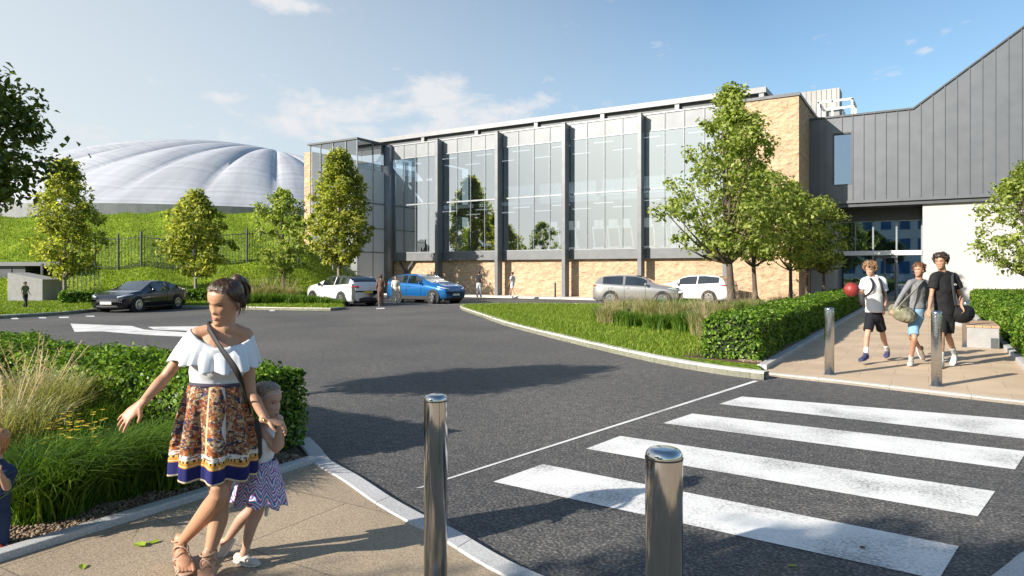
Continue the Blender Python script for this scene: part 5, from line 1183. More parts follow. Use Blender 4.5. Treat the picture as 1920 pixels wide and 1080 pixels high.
def shorts(root, J, mat, k=1.0, frac=.85, g=.02, name='shorts', vox=.010, wr=.015, flare=.02, to=None):
    mb = MB(); pv, wa = Vector(J['pelvis']), Vector(J['waist']); hl, hr = Vector(J['hipL']), Vector(J['hipR']); hs = (hl - hr).normalized(); hw = (hl - hr).length / 2 + .075 * k
    mb.loft([mids(pv, wa, .75), pv + Vector((0, 0, .02 * k)), pv - Vector((0, 0, .07 * k))], [hw * .88 + g * .6, hw + g, hw * .95 + g], [.094 * k + g * .6, .106 * k + g, .1 * k + g], side=hs, n=24, sub=3)
    for s in 'LR':
        hp, kn, an = [Vector(J[q + s]) for q in ('hip', 'kn', 'an')]
        if frac <= 1: e = mids(hp, kn, frac); mb.loft([hp, mids(hp, e, .5), e], [.086 * k + g, .082 * k + g, .064 * k + g + flare], n=18, sub=3, round_cap=False)
        else: mb.loft([hp, mids(hp, kn, .5), kn, mids(kn, an, .5), mids(kn, an, .97)], [.086 * k + g, .074 * k + g, .056 * k + g, .050 * k + g, .040 * k + g], n=16, sub=3)
    return garment(root, name, mb, mat, vox, wr)
class PX_:
    """turns picture-measured joints into metres in the person's own frame"""
    def __init__(s, px, py, z0=.03): s.D0 = 1280 * (EYE - z0) / (py - 508); s.l0 = (px - 960) / 1280 * s.D0; s.z0 = z0
    def __call__(s, px, py, dy=0.0): D_ = s.D0 + dy; return Vector(((px - 960) / 1280 * D_ - s.l0, dy, EYE - (py - 508) / 1280 * D_ - s.z0))
    def root(s, name, label): x, y = s.D0 * FX + s.l0 * RX, s.D0 * FY + s.l0 * RY; return empty(name, (x, y, s.z0), YAW, label, 'person')

# ---- the woman
HF.update(nose=.8, jaw=.86)
p = PX_(392, 1079)
W_ = p.root('person', 'woman in white off-shoulder ruffle top and patterned skirt, reaching one arm out')
J = dict(pelvis=p(408, 792, .02), waist=p(407, 724, 0), chest=p(411, 672, -.01), neck=p(424, 616, .0), shR=p(371, 627, -.04), shL=p(461, 628, .05), elR=p(311, 706, -.09), wrR=p(265, 757, -.20),
         elL=p(470, 737, .02), wrL=p(499, 788, -.03), hipL=p(424, 812, .03), hipR=p(388, 812, -.0), knR=p(411, 926, -.10), anR=p(338, 1020, .14), toeR=p(350, 1071, -.04), knL=p(411, 942, .03), anL=p(391, 1047, -.03), toeL=p(384, 1094, -.17),
         head=p(423, 566, -.015), face=(-.38, -.87, -.30), up=(.10, -.1, 1), back=(.5, .6, 0))
body, Mh = human(W_, J, MAT['skin_tan'], k=.93, fem=True, hs=.98, vox=.0046, hands={'R': dict(d=(-.66, -.30, -.69), n=(.1, .8, -.6), curl=.16, spread=.22, s=.96, thumb=1), 'L': dict(d=(.75, .25, -.25), n=(-.1, .2, -1), curl=.55, s=.9, thumb=-1)}, toes=True, legk=.92, sm=3)
face_parts(W_, Mh, .98, 'hair_brown')
h = hair_shell(W_, Mh, .98, MAT['hair_brown'], .009, .002, fr=.85, temple=.66, nape=.22, seed=3, strand=.0016)
b = MB(); q = lambda x, y, z: Mh @ Vector((x, y, z))
b.ball(q(.005, -.10, .085), .034, .036, .034, 16, 10); b.loft([q(0, -.105, .075), q(.012, -.14, .05), q(.02, -.145, -.02), q(.028, -.125, -.08)], [.028, .036, .032, .010], n=14, sub=4)
for i in range(22):
    a = i * .9; r = .022 + .012 * math.sin(i * 2.1); b.loft([q(r * math.cos(a), -.11 + .3 * r * math.sin(a), .08), q(.012 + r * math.cos(a) * 1.3, -.142 + r * math.sin(a), .03), q(.02 + r * math.cos(a + .4), -.142 + r * math.sin(a), -.04), q(.03 + r * 1.2 * math.cos(a), -.12 + r * 1.2 * math.sin(a), -.10 - .02 * math.sin(a))], [.004, .005, .004, .001], n=5, sub=3)
b.build('ponytail', MAT['hair_brown'], h, smooth=True)
def strands(root_mesh, Mh, s, mat, n, seed, tgt, thick=.0013):
    rng = np.random.default_rng(seed); b = MB(); T = Vector(tgt)
    def surf(v):
        d = v.normalized(); r = 1 / math.sqrt((d.x / .0765) ** 2 + (d.y / .094) ** 2 + (d.z / .1135) ** 2); return d * (r + .0135 + .0035 * rng.random())
    for _ in range(n):
        a = rng.uniform(-2.4, 2.4); aa = abs(a); t = np.interp(aa, [0, .9, 1.25, 1.55, 2.4], [.855, .82, .68, .50, .34]) + .02 * rng.random()
        p0 = Vector(head_pt(t, a, 1, .004, False)); P = [Mh @ (p0 * s)]
        for k in range(1, 7):
            v = p0.lerp(T, k / 6); v += Vector((rng.normal(), rng.normal(), rng.normal())) * .002; P.append(Mh @ (surf(v) * s))
        b.loft(P, [thick * .4] + [thick] * 5 + [thick * .6], n=3, sub=2, round_cap=False, cap=False)
    return b.build('strand', mat, root_mesh, smooth=True)
strands(h, Mh, .98, MAT['hair_brown'], 420, 6, (0, -.088, .062))
b = MB()
for sd_ in (-1, 1):
    for i in range(3): b.loft([q(sd_ * .068, .045 - .012 * i, .05), q(sd_ * .080, .014 - .008 * i, 0), q(sd_ * (.077 + .002 * i), .010 - .008 * i, -.04 - .012 * (i % 3))], [.0025, .002, .0007], n=4, sub=3)
b.build('loose_strand', MAT['hair_brown'], h, smooth=True)
MAT['white_top'] = M('white_ribbed_cotton', (.74, .75, .78), .8, col2=(.70, .71, .74), ns=10, bs=120, bstr=.15, bdist=.002)
# bodice
mb = MB(); JJ = dict(J); ss = (Vector(J['shL']) - Vector(J['shR'])).normalized()
mb.loft([J['waist'] - Vector((0, 0, .015)), J['waist'] + Vector((0, 0, .06)), J['chest'] - Vector((0, 0, .02)), J['chest'] + Vector((0, 0, .06))], [.127, .134, .146, .150], [.090, .098, .120, .108], side=ss, n=30, sub=5, round_cap=False)
garment(W_, 'bodice', mb, MAT['white_top'], .008, .012, 2, .09)
# ruffle
def ring_surface(name, rows, mat, parent, thick=.004, uv=False, closed=True):
    n = len(rows[0]); V = [v for r in rows for v in r]; F = [(i * n + k, i * n + (k + 1) % n, (i + 1) * n + (k + 1) % n, (i + 1) * n + k) for i in range(len(rows) - 1) for k in range(n)]
    me = bpy.data.meshes.new(name); me.from_pydata([tuple(v) for v in V], [], F); me.update(); me.polygons.foreach_set('use_smooth', [True] * len(F))
    if uv:
        ul = me.uv_layers.new(name='UVMap'); m = len(rows) - 1
        for fi, f in enumerate(me.polygons):
            i, k = divmod(fi, n)
            for li, (di, dk) in zip(f.loop_indices, ((0, 0), (0, 1), (1, 1), (1, 0))): ul.data[li].uv = ((k + dk) / n, 1 - (i + di) / m)
    o = add_obj(name, me, mat, parent)
    if thick: sm_ = o.modifiers.new('thickness', 'SOLIDIFY'); sm_.thickness = thick; sm_.offset = 0
    return o
c0 = (Vector(J['shL']) + Vector(J['shR'])) / 2; fwd = Vector((0, 0, 1)).cross(ss).normalized()
if fwd.y > 0: fwd = -fwd
rows = []; n = 144; rng = np.random.default_rng(4); ph = rng.random(24) * .5
for i in range(15):
    t = i / 14; row = []
    for k_ in range(n):
        a = 2 * math.pi * k_ / n; ca, sa = math.cos(a), math.sin(a)        # a=0 towards her left (image right), sa>0 front
        sideL = max(0, ca) ** 2; sideR = max(0, -ca) ** 2; fr_ = max(0, sa) ** 1.5
        ax = .155 + (.036 * t ** .8) * (1 + 1.5 * sideR - .5 * sideL) - .004 * math.cos(t * 3); ay = .092 + .030 * min(1, t * 2.5) + .042 * t
        ripple = (.016 * t) * math.sin(a * 13 + ph[int(a * 3) % 24] * 3 + .6 * math.sin(a * 3)) + .004 * t * math.sin(a * 31)
        z = .006 - .062 * fr_ - (.148 * t) * (1 - .15 * fr_ + .05 * math.sin(a * 13 + 1)) + .02 * sideR * (1 - t)
        if sideR > .3: z += .018 * t
        row.append(c0 + ss * (ca * (ax + ripple)) + fwd * (sa * (ay + ripple)) + Vector((0, 0, z)))
    rows.append(row)
ring_surface('ruffle', rows, MAT['white_top'], W_, .005)
# patterned skirt
m_, nt, bb = node_mat('scarf_print_cotton'); uvn = nt.nodes.new('ShaderNodeUVMap'); sp = nt.nodes.new('ShaderNodeSeparateXYZ'); nt.links.new(uvn.outputs[0], sp.inputs[0])
v1 = tex(nt, 'ShaderNodeTexVoronoi', 1, 'UV', stretch=(60, 26, 1)); v2 = tex(nt, 'ShaderNodeTexVoronoi', 1, 'UV', stretch=(130, 56, 1)); n1 = tex(nt, 'ShaderNodeTexNoise', 1, 'UV', 4, stretch=(26, 12, 1)); n1.inputs['Distortion'].default_value = 2.5
sc1 = nt.nodes.new('ShaderNodeSeparateColor'); nt.links.new(v1.outputs['Color'], sc1.inputs[0]); sc2 = nt.nodes.new('ShaderNodeSeparateColor'); nt.links.new(v2.outputs['Color'], sc2.inputs[0])
pais = ramp(nt, sc1.outputs[0], [(0, (.34, .09, .025)), (.22, (.34, .17, .06)), (.42, (.06, .035, .035)), (.60, (.46, .35, .22)), (.74, (.25, .06, .025)), (.88, (.03, .035, .10))])
pais2 = ramp(nt, sc2.outputs[1], [(0, (.55, .45, .33)), (.22, (.06, .035, .035)), (.44, (.40, .19, .06)), (.62, (.10, .06, .05)), (.76, (.42, .32, .2)), (.88, (.04, .05, .14))])
for r in nt.nodes:
    if r.type == 'VALTORGB': r.color_ramp.interpolation = 'CONSTANT' if r.color_ramp.elements[0].position == 0 else 'LINEAR'
msk = nt.nodes.new('ShaderNodeValToRGB'); msk.color_ramp.interpolation = 'CONSTANT'; nt.links.new(n1.outputs[0], msk.inputs[0]); e = msk.color_ramp.elements; e[0].position = 0; e[0].color = (0, 0, 0, 1); e[1].position = .47; e[1].color = (1, 1, 1, 1); e.new(.53).color = (0, 0, 0, 1); e.new(.60).color = (1, 1, 1, 1)
base = mix(nt, msk.outputs[0], pais, pais2)
# navy and cream lozenges across the cloth
def band(u, lo, hi): return math_n(nt, 'MULTIPLY', math_n(nt, 'GREATER_THAN', u, lo), math_n(nt, 'LESS_THAN', u, hi))
U_, V_ = sp.outputs[0], sp.outputs[1]
su = math_n(nt, 'FRACT', math_n(nt, 'MULTIPLY', U_, 5.0)); lo = math_n(nt, 'ADD', .05, math_n(nt, 'MULTIPLY', math_n(nt, 'SINE', math_n(nt, 'MULTIPLY', V_, 14)), .06))
base = mix(nt, math_n(nt, 'MULTIPLY', math_n(nt, 'LESS_THAN', su, lo), .85), base, (.72, .68, .62)); base = mix(nt, math_n(nt, 'MULTIPLY', band(su, .40, .44), .9), base, (.70, .52, .3))
nav = math_n(nt, 'MULTIPLY', band(U_, .575, .635), math_n(nt, 'GREATER_THAN', math_n(nt, 'SUBTRACT', V_, math_n(nt, 'MULTIPLY', math_n(nt, 'ABSOLUTE', math_n(nt, 'SUBTRACT', U_, .605)), 4)), .72)); base = mix(nt, nav, base, (.018, .02, .12))
base = mix(nt, band(V_, .225, .285), base, mix(nt, math_n(nt, 'GREATER_THAN', n1.outputs[0], .56), (.74, .70, .64), (.25, .12, .07)))
dots = math_n(nt, 'GREATER_THAN', math_n(nt, 'SINE', math_n(nt, 'MULTIPLY', U_, 420)), .2)
base = mix(nt, band(V_, .205, .232), base, mix(nt, dots, (.70, .42, .12), (.06, .03, .02))); base = mix(nt, band(V_, .155, .205), base, (.62, .27, .06)); base = mix(nt, band(V_, .168, .178), base, (.78, .55, .25))
base = mix(nt, math_n(nt, 'LESS_THAN', V_, .155), base, (.020, .022, .115)); base = mix(nt, math_n(nt, 'LESS_THAN', V_, .02), base, (.72, .62, .45))
nt.links.new(base, bb.inputs['Base Color']); bb.inputs['Roughness'].default_value = .8; bb.inputs['Specular IOR Level'].default_value = .2; MAT['skirt'] = m_
wc = p(407, 719, 0); hc = p(402, 884, .0); rows = []; n = 240; hs_ = (Vector(J['hipL']) - Vector(J['hipR'])).normalized(); hs_ = ss.lerp(hs_, .5).normalized(); hf = Vector((0, 0, 1)).cross(hs_).normalized()
if hf.y > 0: hf = -hf
for i in range(34):
    t = i / 33; row = []; c = wc.lerp(hc, t); bulge = math.sin(min(1, t * 1.0) * math.pi * .5) ** .62
    for k_ in range(n):
        a = 2 * math.pi * k_ / n; ca, sa = math.cos(a), math.sin(a); ax = .126 + .066 * bulge; ay = .092 + .085 * bulge
        pl = math.sin(a * 9 + .9 * math.sin(a * 2) + .5 * math.sin(t * 2)); pl = math.copysign(abs(pl) ** .75, pl); amp = .004 + .021 * min(1, t * 1.6)
        r_ = amp * pl + .005 * t * math.sin(a * 23 + 2)
        z = -.008 * t * math.sin(a * 9) + .028 * t * ca * -.2 + .012 * t * sa * -1
        row.append(c + hs_ * ca * (ax + r_) + hf * sa * (ay + r_) + Vector((0, 0, z)))
    rows.append(row)
ring_surface('skirt', rows, MAT['skirt'], W_, .003, uv=True)
b = MB(); rows = []
for z in (.012, -.012): rows.append([wc + Vector((0, 0, z)) + hs_ * math.cos(2 * math.pi * k_ / 60) * .132 + hf * math.sin(2 * math.pi * k_ / 60) * .097 for k_ in range(60)])
ring_surface('waistband', rows, cloth('dark_waistband', (.08, .07, .10)), W_, .004)
# cross-body strap
b = MB(); pts = [p(420, 640, .12), p(398, 614, .06), p(389, 605, .0), p(392, 617, -.065), p(412, 650, -.140), p(440, 690, -.165), p(452, 716, -.12), p(461, 742, -.06), p(470, 775, .03), p(470, 800, .10)]
b.loft(pts, [.014] * 5 + [.020, .012] + [.006] * 3, [.004] * 10, side=[Vector((.8, -.3, .5))] * 10, n=8, sub=5); o = b.build('shoulder_strap', M('black_webbing', (.015, .015, .017), .7), W_, smooth=True)
b = MB(); b.loft([p(468, 798, .06), p(469, 850, .08)], [.06, .065], [.03, .035], n=16, sub=4); b.build('small_bag', M('black_leather', (.02, .02, .022), .5), W_, smooth=True)
b = MB(); Jw = Vector(J['wrL']); b.loft([Jw + Vector((-.018, -.0, .02)), Jw + Vector((0, -.026, .004)), Jw + Vector((.020, -.0, -.014)), Jw + Vector((0, .026, .004)), Jw + Vector((-.018, 0, .02))], [.0035] * 5, n=6, sub=5); b.build('bracelet', M('gold', (.7, .5, .2), .25, 1), W_, smooth=True)
# sandals
MAT['sandal'] = M('nude_leather', (.46, .30, .21), .5)
for s in 'RL':
    an, toe = Vector(J['an' + s]), Vector(J['toe' + s]); u = (toe - an).normalized(); sd_ = u.cross(Vector((0, 0, 1))).normalized(); up = sd_.cross(u); b = MB()
    b.loft([an - u * .035 - up * .078, mids(an, toe, .5) - up * .052, toe - up * .016], [.034, .042, .036], [.007] * 3, side=sd_, n=14, sub=4); so = b.build('sandal', MAT['sandal'], W_, smooth=True)
    b = MB()
    def strap(c, a_, ax, h_, tw=0):
        P = [c + sd_ * math.cos(w) * ax + up * (math.sin(w) * h_) + u * tw * math.cos(w) for w in [math.pi * q / 8 for q in range(-1, 10)]]; b.loft(P, [.0052] * len(P), [.0025] * len(P), side=u, n=6, sub=2)
    for fr_, ax, h_, tw in ((.88, .045, .02, .0), (.62, .046, .035, .045), (.62, .046, .035, -.045), (.28, .040, .06, .04), (.28, .040, .06, -.04)): strap(mids(an, toe, fr_) - up * .03, 0, ax, h_, tw)
    P = [an + Vector((0, 0, .028)) + Vector((math.cos(w) * .040, math.sin(w) * .040, .006 * math.cos(w))) for w in [2 * math.pi * q / 12 for q in range(13)]]; b.loft(P, [.005] * 13, n=6, sub=2)
    b.build('strap', MAT['sandal'], so, smooth=True)

# ---- the little girl
HF.update(nose=.55, jaw=.95)
p = PX_(462, 1062); p.D0 += .06
g_ = p.root('person', 'small girl in white vest and pink and blue zigzag skirt beside the woman')
J = dict(pelvis=p(486, 884, 0), waist=p(492, 855, 0), chest=p(496, 822, 0), neck=p(497, 797, 0), shR=p(488, 806, -.05), shL=p(504, 806, .06), elR=p(519, 843, -.06), wrR=p(523, 803, -.08), elL=p(524, 838, .06), wrL=p(527, 805, .02),
         hipR=p(482, 900, -.035), hipL=p(490, 900, .035), knR=p(484, 957, -.05), anR=p(457, 1041, -.04), toeR=p(482, 1057, -.06), knL=p(472, 955, .04), anL=p(420, 1020, .08), toeL=p(411, 1049, .08), head=p(499, 753, 0), face=(.92, -.30, -.12), back=(-1, 0, 0))
body, Mh = human(g_, J, MAT['skin_fair'], k=.60, fem=True, hs=.90, vox=.0042, hands={'R': dict(d=(.15, .1, 1), n=(-.7, .5, 0), curl=.5, s=.55), 'L': dict(d=(.1, 0, 1), n=(-1, 0, 0), curl=.6, s=.55)}, armk=.62, legk=.62, sm=2)
face_parts(g_, Mh, .90, 'hair_mouse')
h = hair_shell(g_, Mh, .90, MAT['hair_mouse'], .009, 0, fr=.86, temple=.66, nape=.2, strand=.001)
b = MB(); b.ball(Mh @ Vector((0, -.10, .045)), .03, .03, .03, 14, 8); b.build('bun', MAT['hair_mouse'], h, smooth=True)
b = MB(); P = [Mh @ Vector(tuple(1.0 * c for c in head_pt(tt, a, .90, .006, False))) for tt, a in ((.80, 0), (.80, .5), (.74, 1.0), (.62, 1.5), (.5, 2.0), (.42, 2.6), (.42, 3.14), (.42, -2.6), (.5, -2.0), (.62, -1.5), (.74, -1.0), (.80, -.5), (.80, 0))]; P = [q_ * 1.0 for q_ in P]; b.loft(P, [.0035] * 13, n=6, sub=3); b.build('hairband', M('pink_band', (.6, .4, .38), .6), h, smooth=True)
mb = MB(); torso_into(mb, J, .60, .006, True, lo=2, to_neck=False); garment(g_, 'vest', mb, MAT['white_top'], .006, .006, 2, .06)
m_, nt, bb = node_mat('zigzag_print'); uvn = nt.nodes.new('ShaderNodeUVMap'); sp = nt.nodes.new('ShaderNodeSeparateXYZ'); nt.links.new(uvn.outputs[0], sp.inputs[0]); nz = tex(nt, 'ShaderNodeTexNoise', 1, 'UV', 3, stretch=(9, 4, 1))
zz = math_n(nt, 'FRACT', math_n(nt, 'ADD', math_n(nt, 'ADD', math_n(nt, 'MULTIPLY', sp.outputs[1], 5.0), math_n(nt, 'MULTIPLY', math_n(nt, 'PINGPONG', math_n(nt, 'MULTIPLY', sp.outputs[0], 26), 1), .8)), math_n(nt, 'MULTIPLY', nz.outputs[0], 1.6)))
c = ramp(nt, zz, [(0, (.70, .68, .72)), (.18, (.05, .13, .42)), (.38, (.62, .07, .25)), (.52, (.72, .7, .74)), (.68, (.03, .04, .12)), (.80, (.2, .4, .65)), (.92, (.55, .1, .28))])
for r in nt.nodes:
    if r.type == 'VALTORGB': r.color_ramp.interpolation = 'CONSTANT'
nt.links.new(c, bb.inputs['Base Color']); bb.inputs['Roughness'].default_value = .85
wc = p(489, 862, 0); hc = p(486, 936, 0); rows = []; n = 120
for i in range(16):
    t = i / 15; row = []; cc = wc.lerp(hc, t)
    for k_ in range(n):
        a = 2 * math.pi * k_ / n; r_ = .082 + .060 * t ** .8 + .012 * t * math.sin(a * 8 + .5); row.append(cc + Vector((math.cos(a) * r_, math.sin(a) * r_ * .85, -.035 * t * max(0, math.cos(a)) - .01 * t * math.sin(a * 8))))
    rows.append(row)
ring_surface('skirt', rows, m_, g_, .003, uv=True)
b = MB(); b.loft([p(503, 930, .0), p(499, 966, .0)], [.016, .010], [.006, .006], n=10, sub=4); b.build('white_ribbon', MAT['white_top'], g_, smooth=True)
for s in 'RL': shoe(g_, J['an' + s], J['toe' + s], .62, M('cream_canvas', (.62, .55, .48), .8), high=False)

# ---- toddler at the left edge
HF.update(nose=.5, jaw=1.0)
p = PX_(-6, 1030)
t_ = p.root('person', 'toddler with reddish hair and navy dungarees at the left edge')
J = dict(pelvis=p(-6, 950, 0), waist=p(-5, 915, 0), chest=p(-4, 885, 0), neck=p(-6, 866, 0), shR=p(-20, 876, -.02), shL=p(4, 876, 0), elL=p(14, 915, -.03), wrL=p(2, 890, -.10), elR=p(-24, 915, 0), wrR=p(-18, 945, -.06),
         hipR=p(-14, 960, 0), hipL=p(-1, 960, 0), knR=p(-14, 990, -.02), knL=p(0, 990, 0), anR=p(-14, 1020, 0), anL=p(-1, 1020, 0), toeR=p(-16, 1034, -.1), toeL=p(0, 1034, -.1), head=p(-11, 835, 0), face=(-.5, -.8, -.1))
body, Mh = human(t_, J, MAT['skin_fair'], k=.50, hs=.78, vox=.005, armk=.56, legk=.5)
face_parts(t_, Mh, .78, 'hair_red'); hair_shell(t_, Mh, .78, MAT['hair_red'], .011, .006, fr=.82, temple=.6, nape=.15, seed=5)
mt_ = cloth('navy_denim', (.03, .05, .11)); mb = MB(); torso_into(mb, J, .5, .010, to_neck=False); 
for s in 'LR': mb.loft([J['hip' + s], J['kn' + s], mids(J['kn' + s], J['an' + s], .95)], [.058, .048, .045], n=14, sub=3)
garment(t_, 'dungarees', mb, mt_, .007, .008, 2, .07)
for s in 'RL': shoe(t_, J['an' + s], J['toe' + s], .5, M('red_shoe', (.5, .04, .02), .6), high=False)

# ---- three boys walking
HF.update(nose=.85, jaw=.93)
k_ = .98
p = PX_(1638, 681)
B1 = p.root('person', 'curly-haired boy in a white t-shirt and black shorts holding out a basketball')
J = dict(pelvis=p(1639, 589, 0), waist=p(1639, 571, 0), chest=p(1638, 542, 0), neck=p(1636, 520.5, 0), shR=p(1621.5, 526, -.02), shL=p(1654, 525, .03), elR=p(1616, 549, .04), wrR=p(1607, 547, -.20), elL=p(1660, 556, .05), wrL=p(1658.5, 579, -.05),
         hipR=p(1632, 595, 0), hipL=p(1646, 595, 0), knR=p(1626.5, 627, -.12), anR=p(1623.5, 665, -.12), toeR=p(1613, 676, -.3), knL=p(1655, 625, .12), anL=p(1664, 658, .50), toeL=p(1661, 669, .34), head=p(1631.5, 504.5, -.02), face=(-.62, -.75, -.28), up=(0, -.1, 1))
body, Mh = human(B1, J, MAT['skin_fair'], k=.88, hs=.98, vox=.0068, hands={'R': dict(d=(-.8, -.5, .1), n=(-.2, -.3, .9), curl=.25), 'L': dict(n=(-.6, .5, 0), curl=.4)}, legk=.86, armk=.82)
face_parts(B1, Mh, .98, 'hair_sandy'); h = hair_shell(B1, Mh, .98, MAT['hair_sandy'], .018, .016, fr=.80, temple=.62, nape=.2, seed=9); curls(h, Mh, .98, MAT['hair_sandy'], 260, 4, size=.026)
MAT['tee_white'] = cloth('white_jersey', (.76, .76, .77), ns=5); tee(B1, J, MAT['tee_white'], .89, .66, .018, armk=.88, hem=.03)
shorts(B1, J, cloth('black_sport_short', (.012, .013, .02)), .80, .78, .016, flare=.014)
for s in 'LR':
    shoe(B1, J['an' + s], J['toe' + s], .98, cloth('navy_trainer', (.06, .06, .14)))
    b = MB(); an = Vector(J['an' + s]); kn = Vector(J['kn' + s]); b.loft([mids(an, kn, -.02), mids(an, kn, .18), mids(an, kn, .30)], [.038, .038, .041], n=14, sub=3); b.build('sock', MAT['tee_white'], B1, smooth=True)
bp = p(1596.5, 543, -.42)
ball = MB((0, 0, 0)); ball.ball((0, 0, 0), .118, nu=32, nv=20); o = ball.build('basketball', M('red_rubber', (.28, .03, .025), .5, ns=30, bs=260, bstr=.3, bdist=.002), None, smooth=True)
mw = Matrix.Rotation(YAW, 4, 'Z'); mw.translation = B1.location; o.location = mw @ bp; tag(o, 'dark red basketball held in the curly-haired boy\'s outstretched hand', 'ball'); bo = o
for ax in range(3):
    sm_ = MB(); P = []
    for q in range(25):
        w = 2 * math.pi * q / 24; P.append([(math.cos(w), math.sin(w), 0), (0, math.cos(w), math.sin(w)), (math.cos(w), .45 * math.sin(w * 2), math.sin(w))][ax])
    P = [Vector(v).normalized() * .1185 for v in P]; sm_.loft(P, [.0022] * 25, n=5, sub=1); s2 = sm_.build('seam', MAT['tyre'], bo, smooth=True); s2.rotation_euler = (.4, .3, 0)
# backpack straps and pack
b = MB()
for s in 'LR':
    sh = Vector(J['sh' + s]); x = (.6 if s == 'L' else .6); c = Vector(J['neck']).lerp(sh, .46)
    b.loft([c + Vector((0, .12, -.05)), c + Vector((0, .03, .035)), c + Vector((0, -.075, -.005)), c + Vector((.005, -.132, -.10)), c + Vector((.03 if s == 'L' else -.03, -.130, -.21)), c + Vector((.09 if s == 'L' else -.09, -.04, -.30))], [.024] * 6, [.006] * 6, side=(1, 0, 0), n=8, sub=4)
pk = empty('backpack', B1.location, YAW, 'black backpack worn by the curly-haired boy', 'backpack'); b.build('shoulder_strap', MAT['gym_dark'], pk, smooth=True)
b = MB(); cc = Vector(J['chest']); b.loft([cc + Vector((0, .21, -.22)), cc + Vector((0, .22, -.02)), cc + Vector((0, .19, .12))], [.14, .15, .12], [.07, .08, .05], side=(1, 0, 0), n=16, sub=4); b.build('pack_body', MAT['gym_dark'], pk, smooth=True)

p = PX_(1718, 684)
B2 = p.root('person', 'boy with auburn hair in a grey long-sleeved top and light blue shorts')
J = dict(pelvis=p(1718, 584, 0), waist=p(1718, 567, 0), chest=p(1719, 543, 0), neck=p(1722, 525, 0), shR=p(1707, 530.5, -.04), shL=p(1736, 531, .03), elR=p(1691, 553, -.10), wrR=p(1676, 579, -.16), elL=p(1738, 557, .05), wrL=p(1733, 581, -.04),
         hipR=p(1711, 592, 0), hipL=p(1724, 592, 0), knR=p(1714.5, 634, -.22), anR=p(1708.5, 671, -.04), toeR=p(1706, 684, -.25), knL=p(1708, 631, .12), anL=p(1727, 655, .42), toeL=p(1731, 672, .36), head=p(1723.5, 506.5, -.03), face=(-.85, -.5, -.05), back=(.4, .6, 0))
body, Mh = human(B2, J, MAT['skin_mid'], k=.92, hs=.97, vox=.0068, hands={'R': dict(n=(.5, .6, 0), curl=.7), 'L': dict(n=(-.6, .5, 0), curl=.4)}, legk=.86, armk=.82)
face_parts(B2, Mh, .97, 'hair_auburn'); h = hair_shell(B2, Mh, .97, MAT['hair_auburn'], .015, .009, fr=.78, temple=.6, nape=.2, seed=2, top_extra=.008); curls(h, Mh, .97, MAT['hair_auburn'], 90, 7, size=.02)
MAT['tee_grey'] = cloth('grey_marl', (.23, .23, .235), (.17, .17, .175), 40); tee(B2, J, MAT['tee_grey'], .92, 2, .014, armk=.84, hem=.05, name='long_sleeved_top')
shorts(B2, J, cloth('light_denim', (.24, .40, .55), (.17, .32, .47), 18), .80, .88, .014, flare=.012)
for s in 'LR': shoe(B2, J['an' + s], J['toe' + s], .98, cloth('beige_trainer', (.5, .45, .4)) if s == 'R' else cloth('brown_trainer', (.2, .16, .13)))
bg = empty('duffel_bag', B2.location, YAW, 'olive green and beige duffel bag carried by the boy in the grey top', 'bag')
b = MB(); b.loft([p(1679, 582, -.10), p(1688, 586, -.14), p(1699, 590, -.14), p(1706, 590, -.05)], [.13, .165, .165, .12], [.10, .12, .12, .10], n=20, sub=4); garment(bg, 'bag_body', b, cloth('olive_canvas', (.13, .13, .075), (.30, .28, .2), 9), .01, .03, 2, .08)
b = MB(); b.loft([p(1684, 577, -.26), p(1698, 561, -.23), p(1712, 548, -.18), p(1726, 532, -.12), p(1733, 526.5, 0), p(1735, 530, .12)], [.030] * 6, [.007] * 6, side=(.6, 0, .8), n=8, sub=4); b.build('bag_strap', cloth('sand_webbing', (.42, .40, .33)), bg, smooth=True)
b = MB(); b.loft([p(1684, 572, -.1), p(1676, 583, -.18), p(1690, 574, -.2)], [.012] * 3, n=6, sub=4); b.build('carry_handle', cloth('dark_webbing', (.05, .05, .04)), bg, smooth=True)

p = PX_(1778, 688)
B3 = p.root('person', 'tall dark-haired boy all in black carrying a black holdall on his hip')
J = dict(pelvis=p(1771, 590, 0), waist=p(1771, 570, 0), chest=p(1771, 540, 0), neck=p(1768, 512, 0), shR=p(1753, 518, -.04), shL=p(1788, 519, .03), elR=p(1746, 555, -.06), wrR=p(1742, 580, -.18), elL=p(1802, 555, .03), wrL=p(1803, 574, -.12),
         hipR=p(1764, 597, 0), hipL=p(1779, 597, 0), knR=p(1765, 632, -.2), anR=p(1765, 677, -.12), toeR=p(1758, 690, -.32), knL=p(1778, 630, .0), anL=p(1790, 664, .36), toeL=p(1786, 683, .18), head=p(1764, 490.5, -.03), face=(-.72, -.66, -.12), back=(.4, .6, 0))
body, Mh = human(B3, J, MAT['skin_mid'], k=1.0, hs=1.06, vox=.007, hands={'R': dict(n=(.5, .6, 0), curl=.4), 'L': dict(d=(.1, -.3, -1), n=(-.8, -.1, 0), curl=.5)}, legk=.92, armk=.9)
face_parts(B3, Mh, 1.06, 'hair_dark'); hair_shell(B3, Mh, 1.06, MAT['hair_dark'], .013, .009, fr=.80, temple=.62, nape=.24, seed=4, top_extra=.022); curls([o for o in B3.children if o.name.startswith('hair')][0], Mh, 1.06, MAT['hair_dark'], 130, 8, size=.024)
MAT['tee_black'] = cloth('black_jersey', (.012, .012, .013), (.018, .018, .02)); tee(B3, J, MAT['tee_black'], 1.0, .62, .022, armk=.98)
c = Vector(J['chest']) + Vector((.075, -.158, .055)); b = MB(); b.box(c.x - .022, c.x + .022, c.y - .004, c.y, c.z - .004, c.z + .003); b.loft([c + Vector((-.018, -.002, .006)), c + Vector((0, -.003, .020)), c + Vector((.02, -.002, .006))], [.003] * 3, n=6, sub=3); b.build('chest_emblem', MAT['tee_white'], B3)
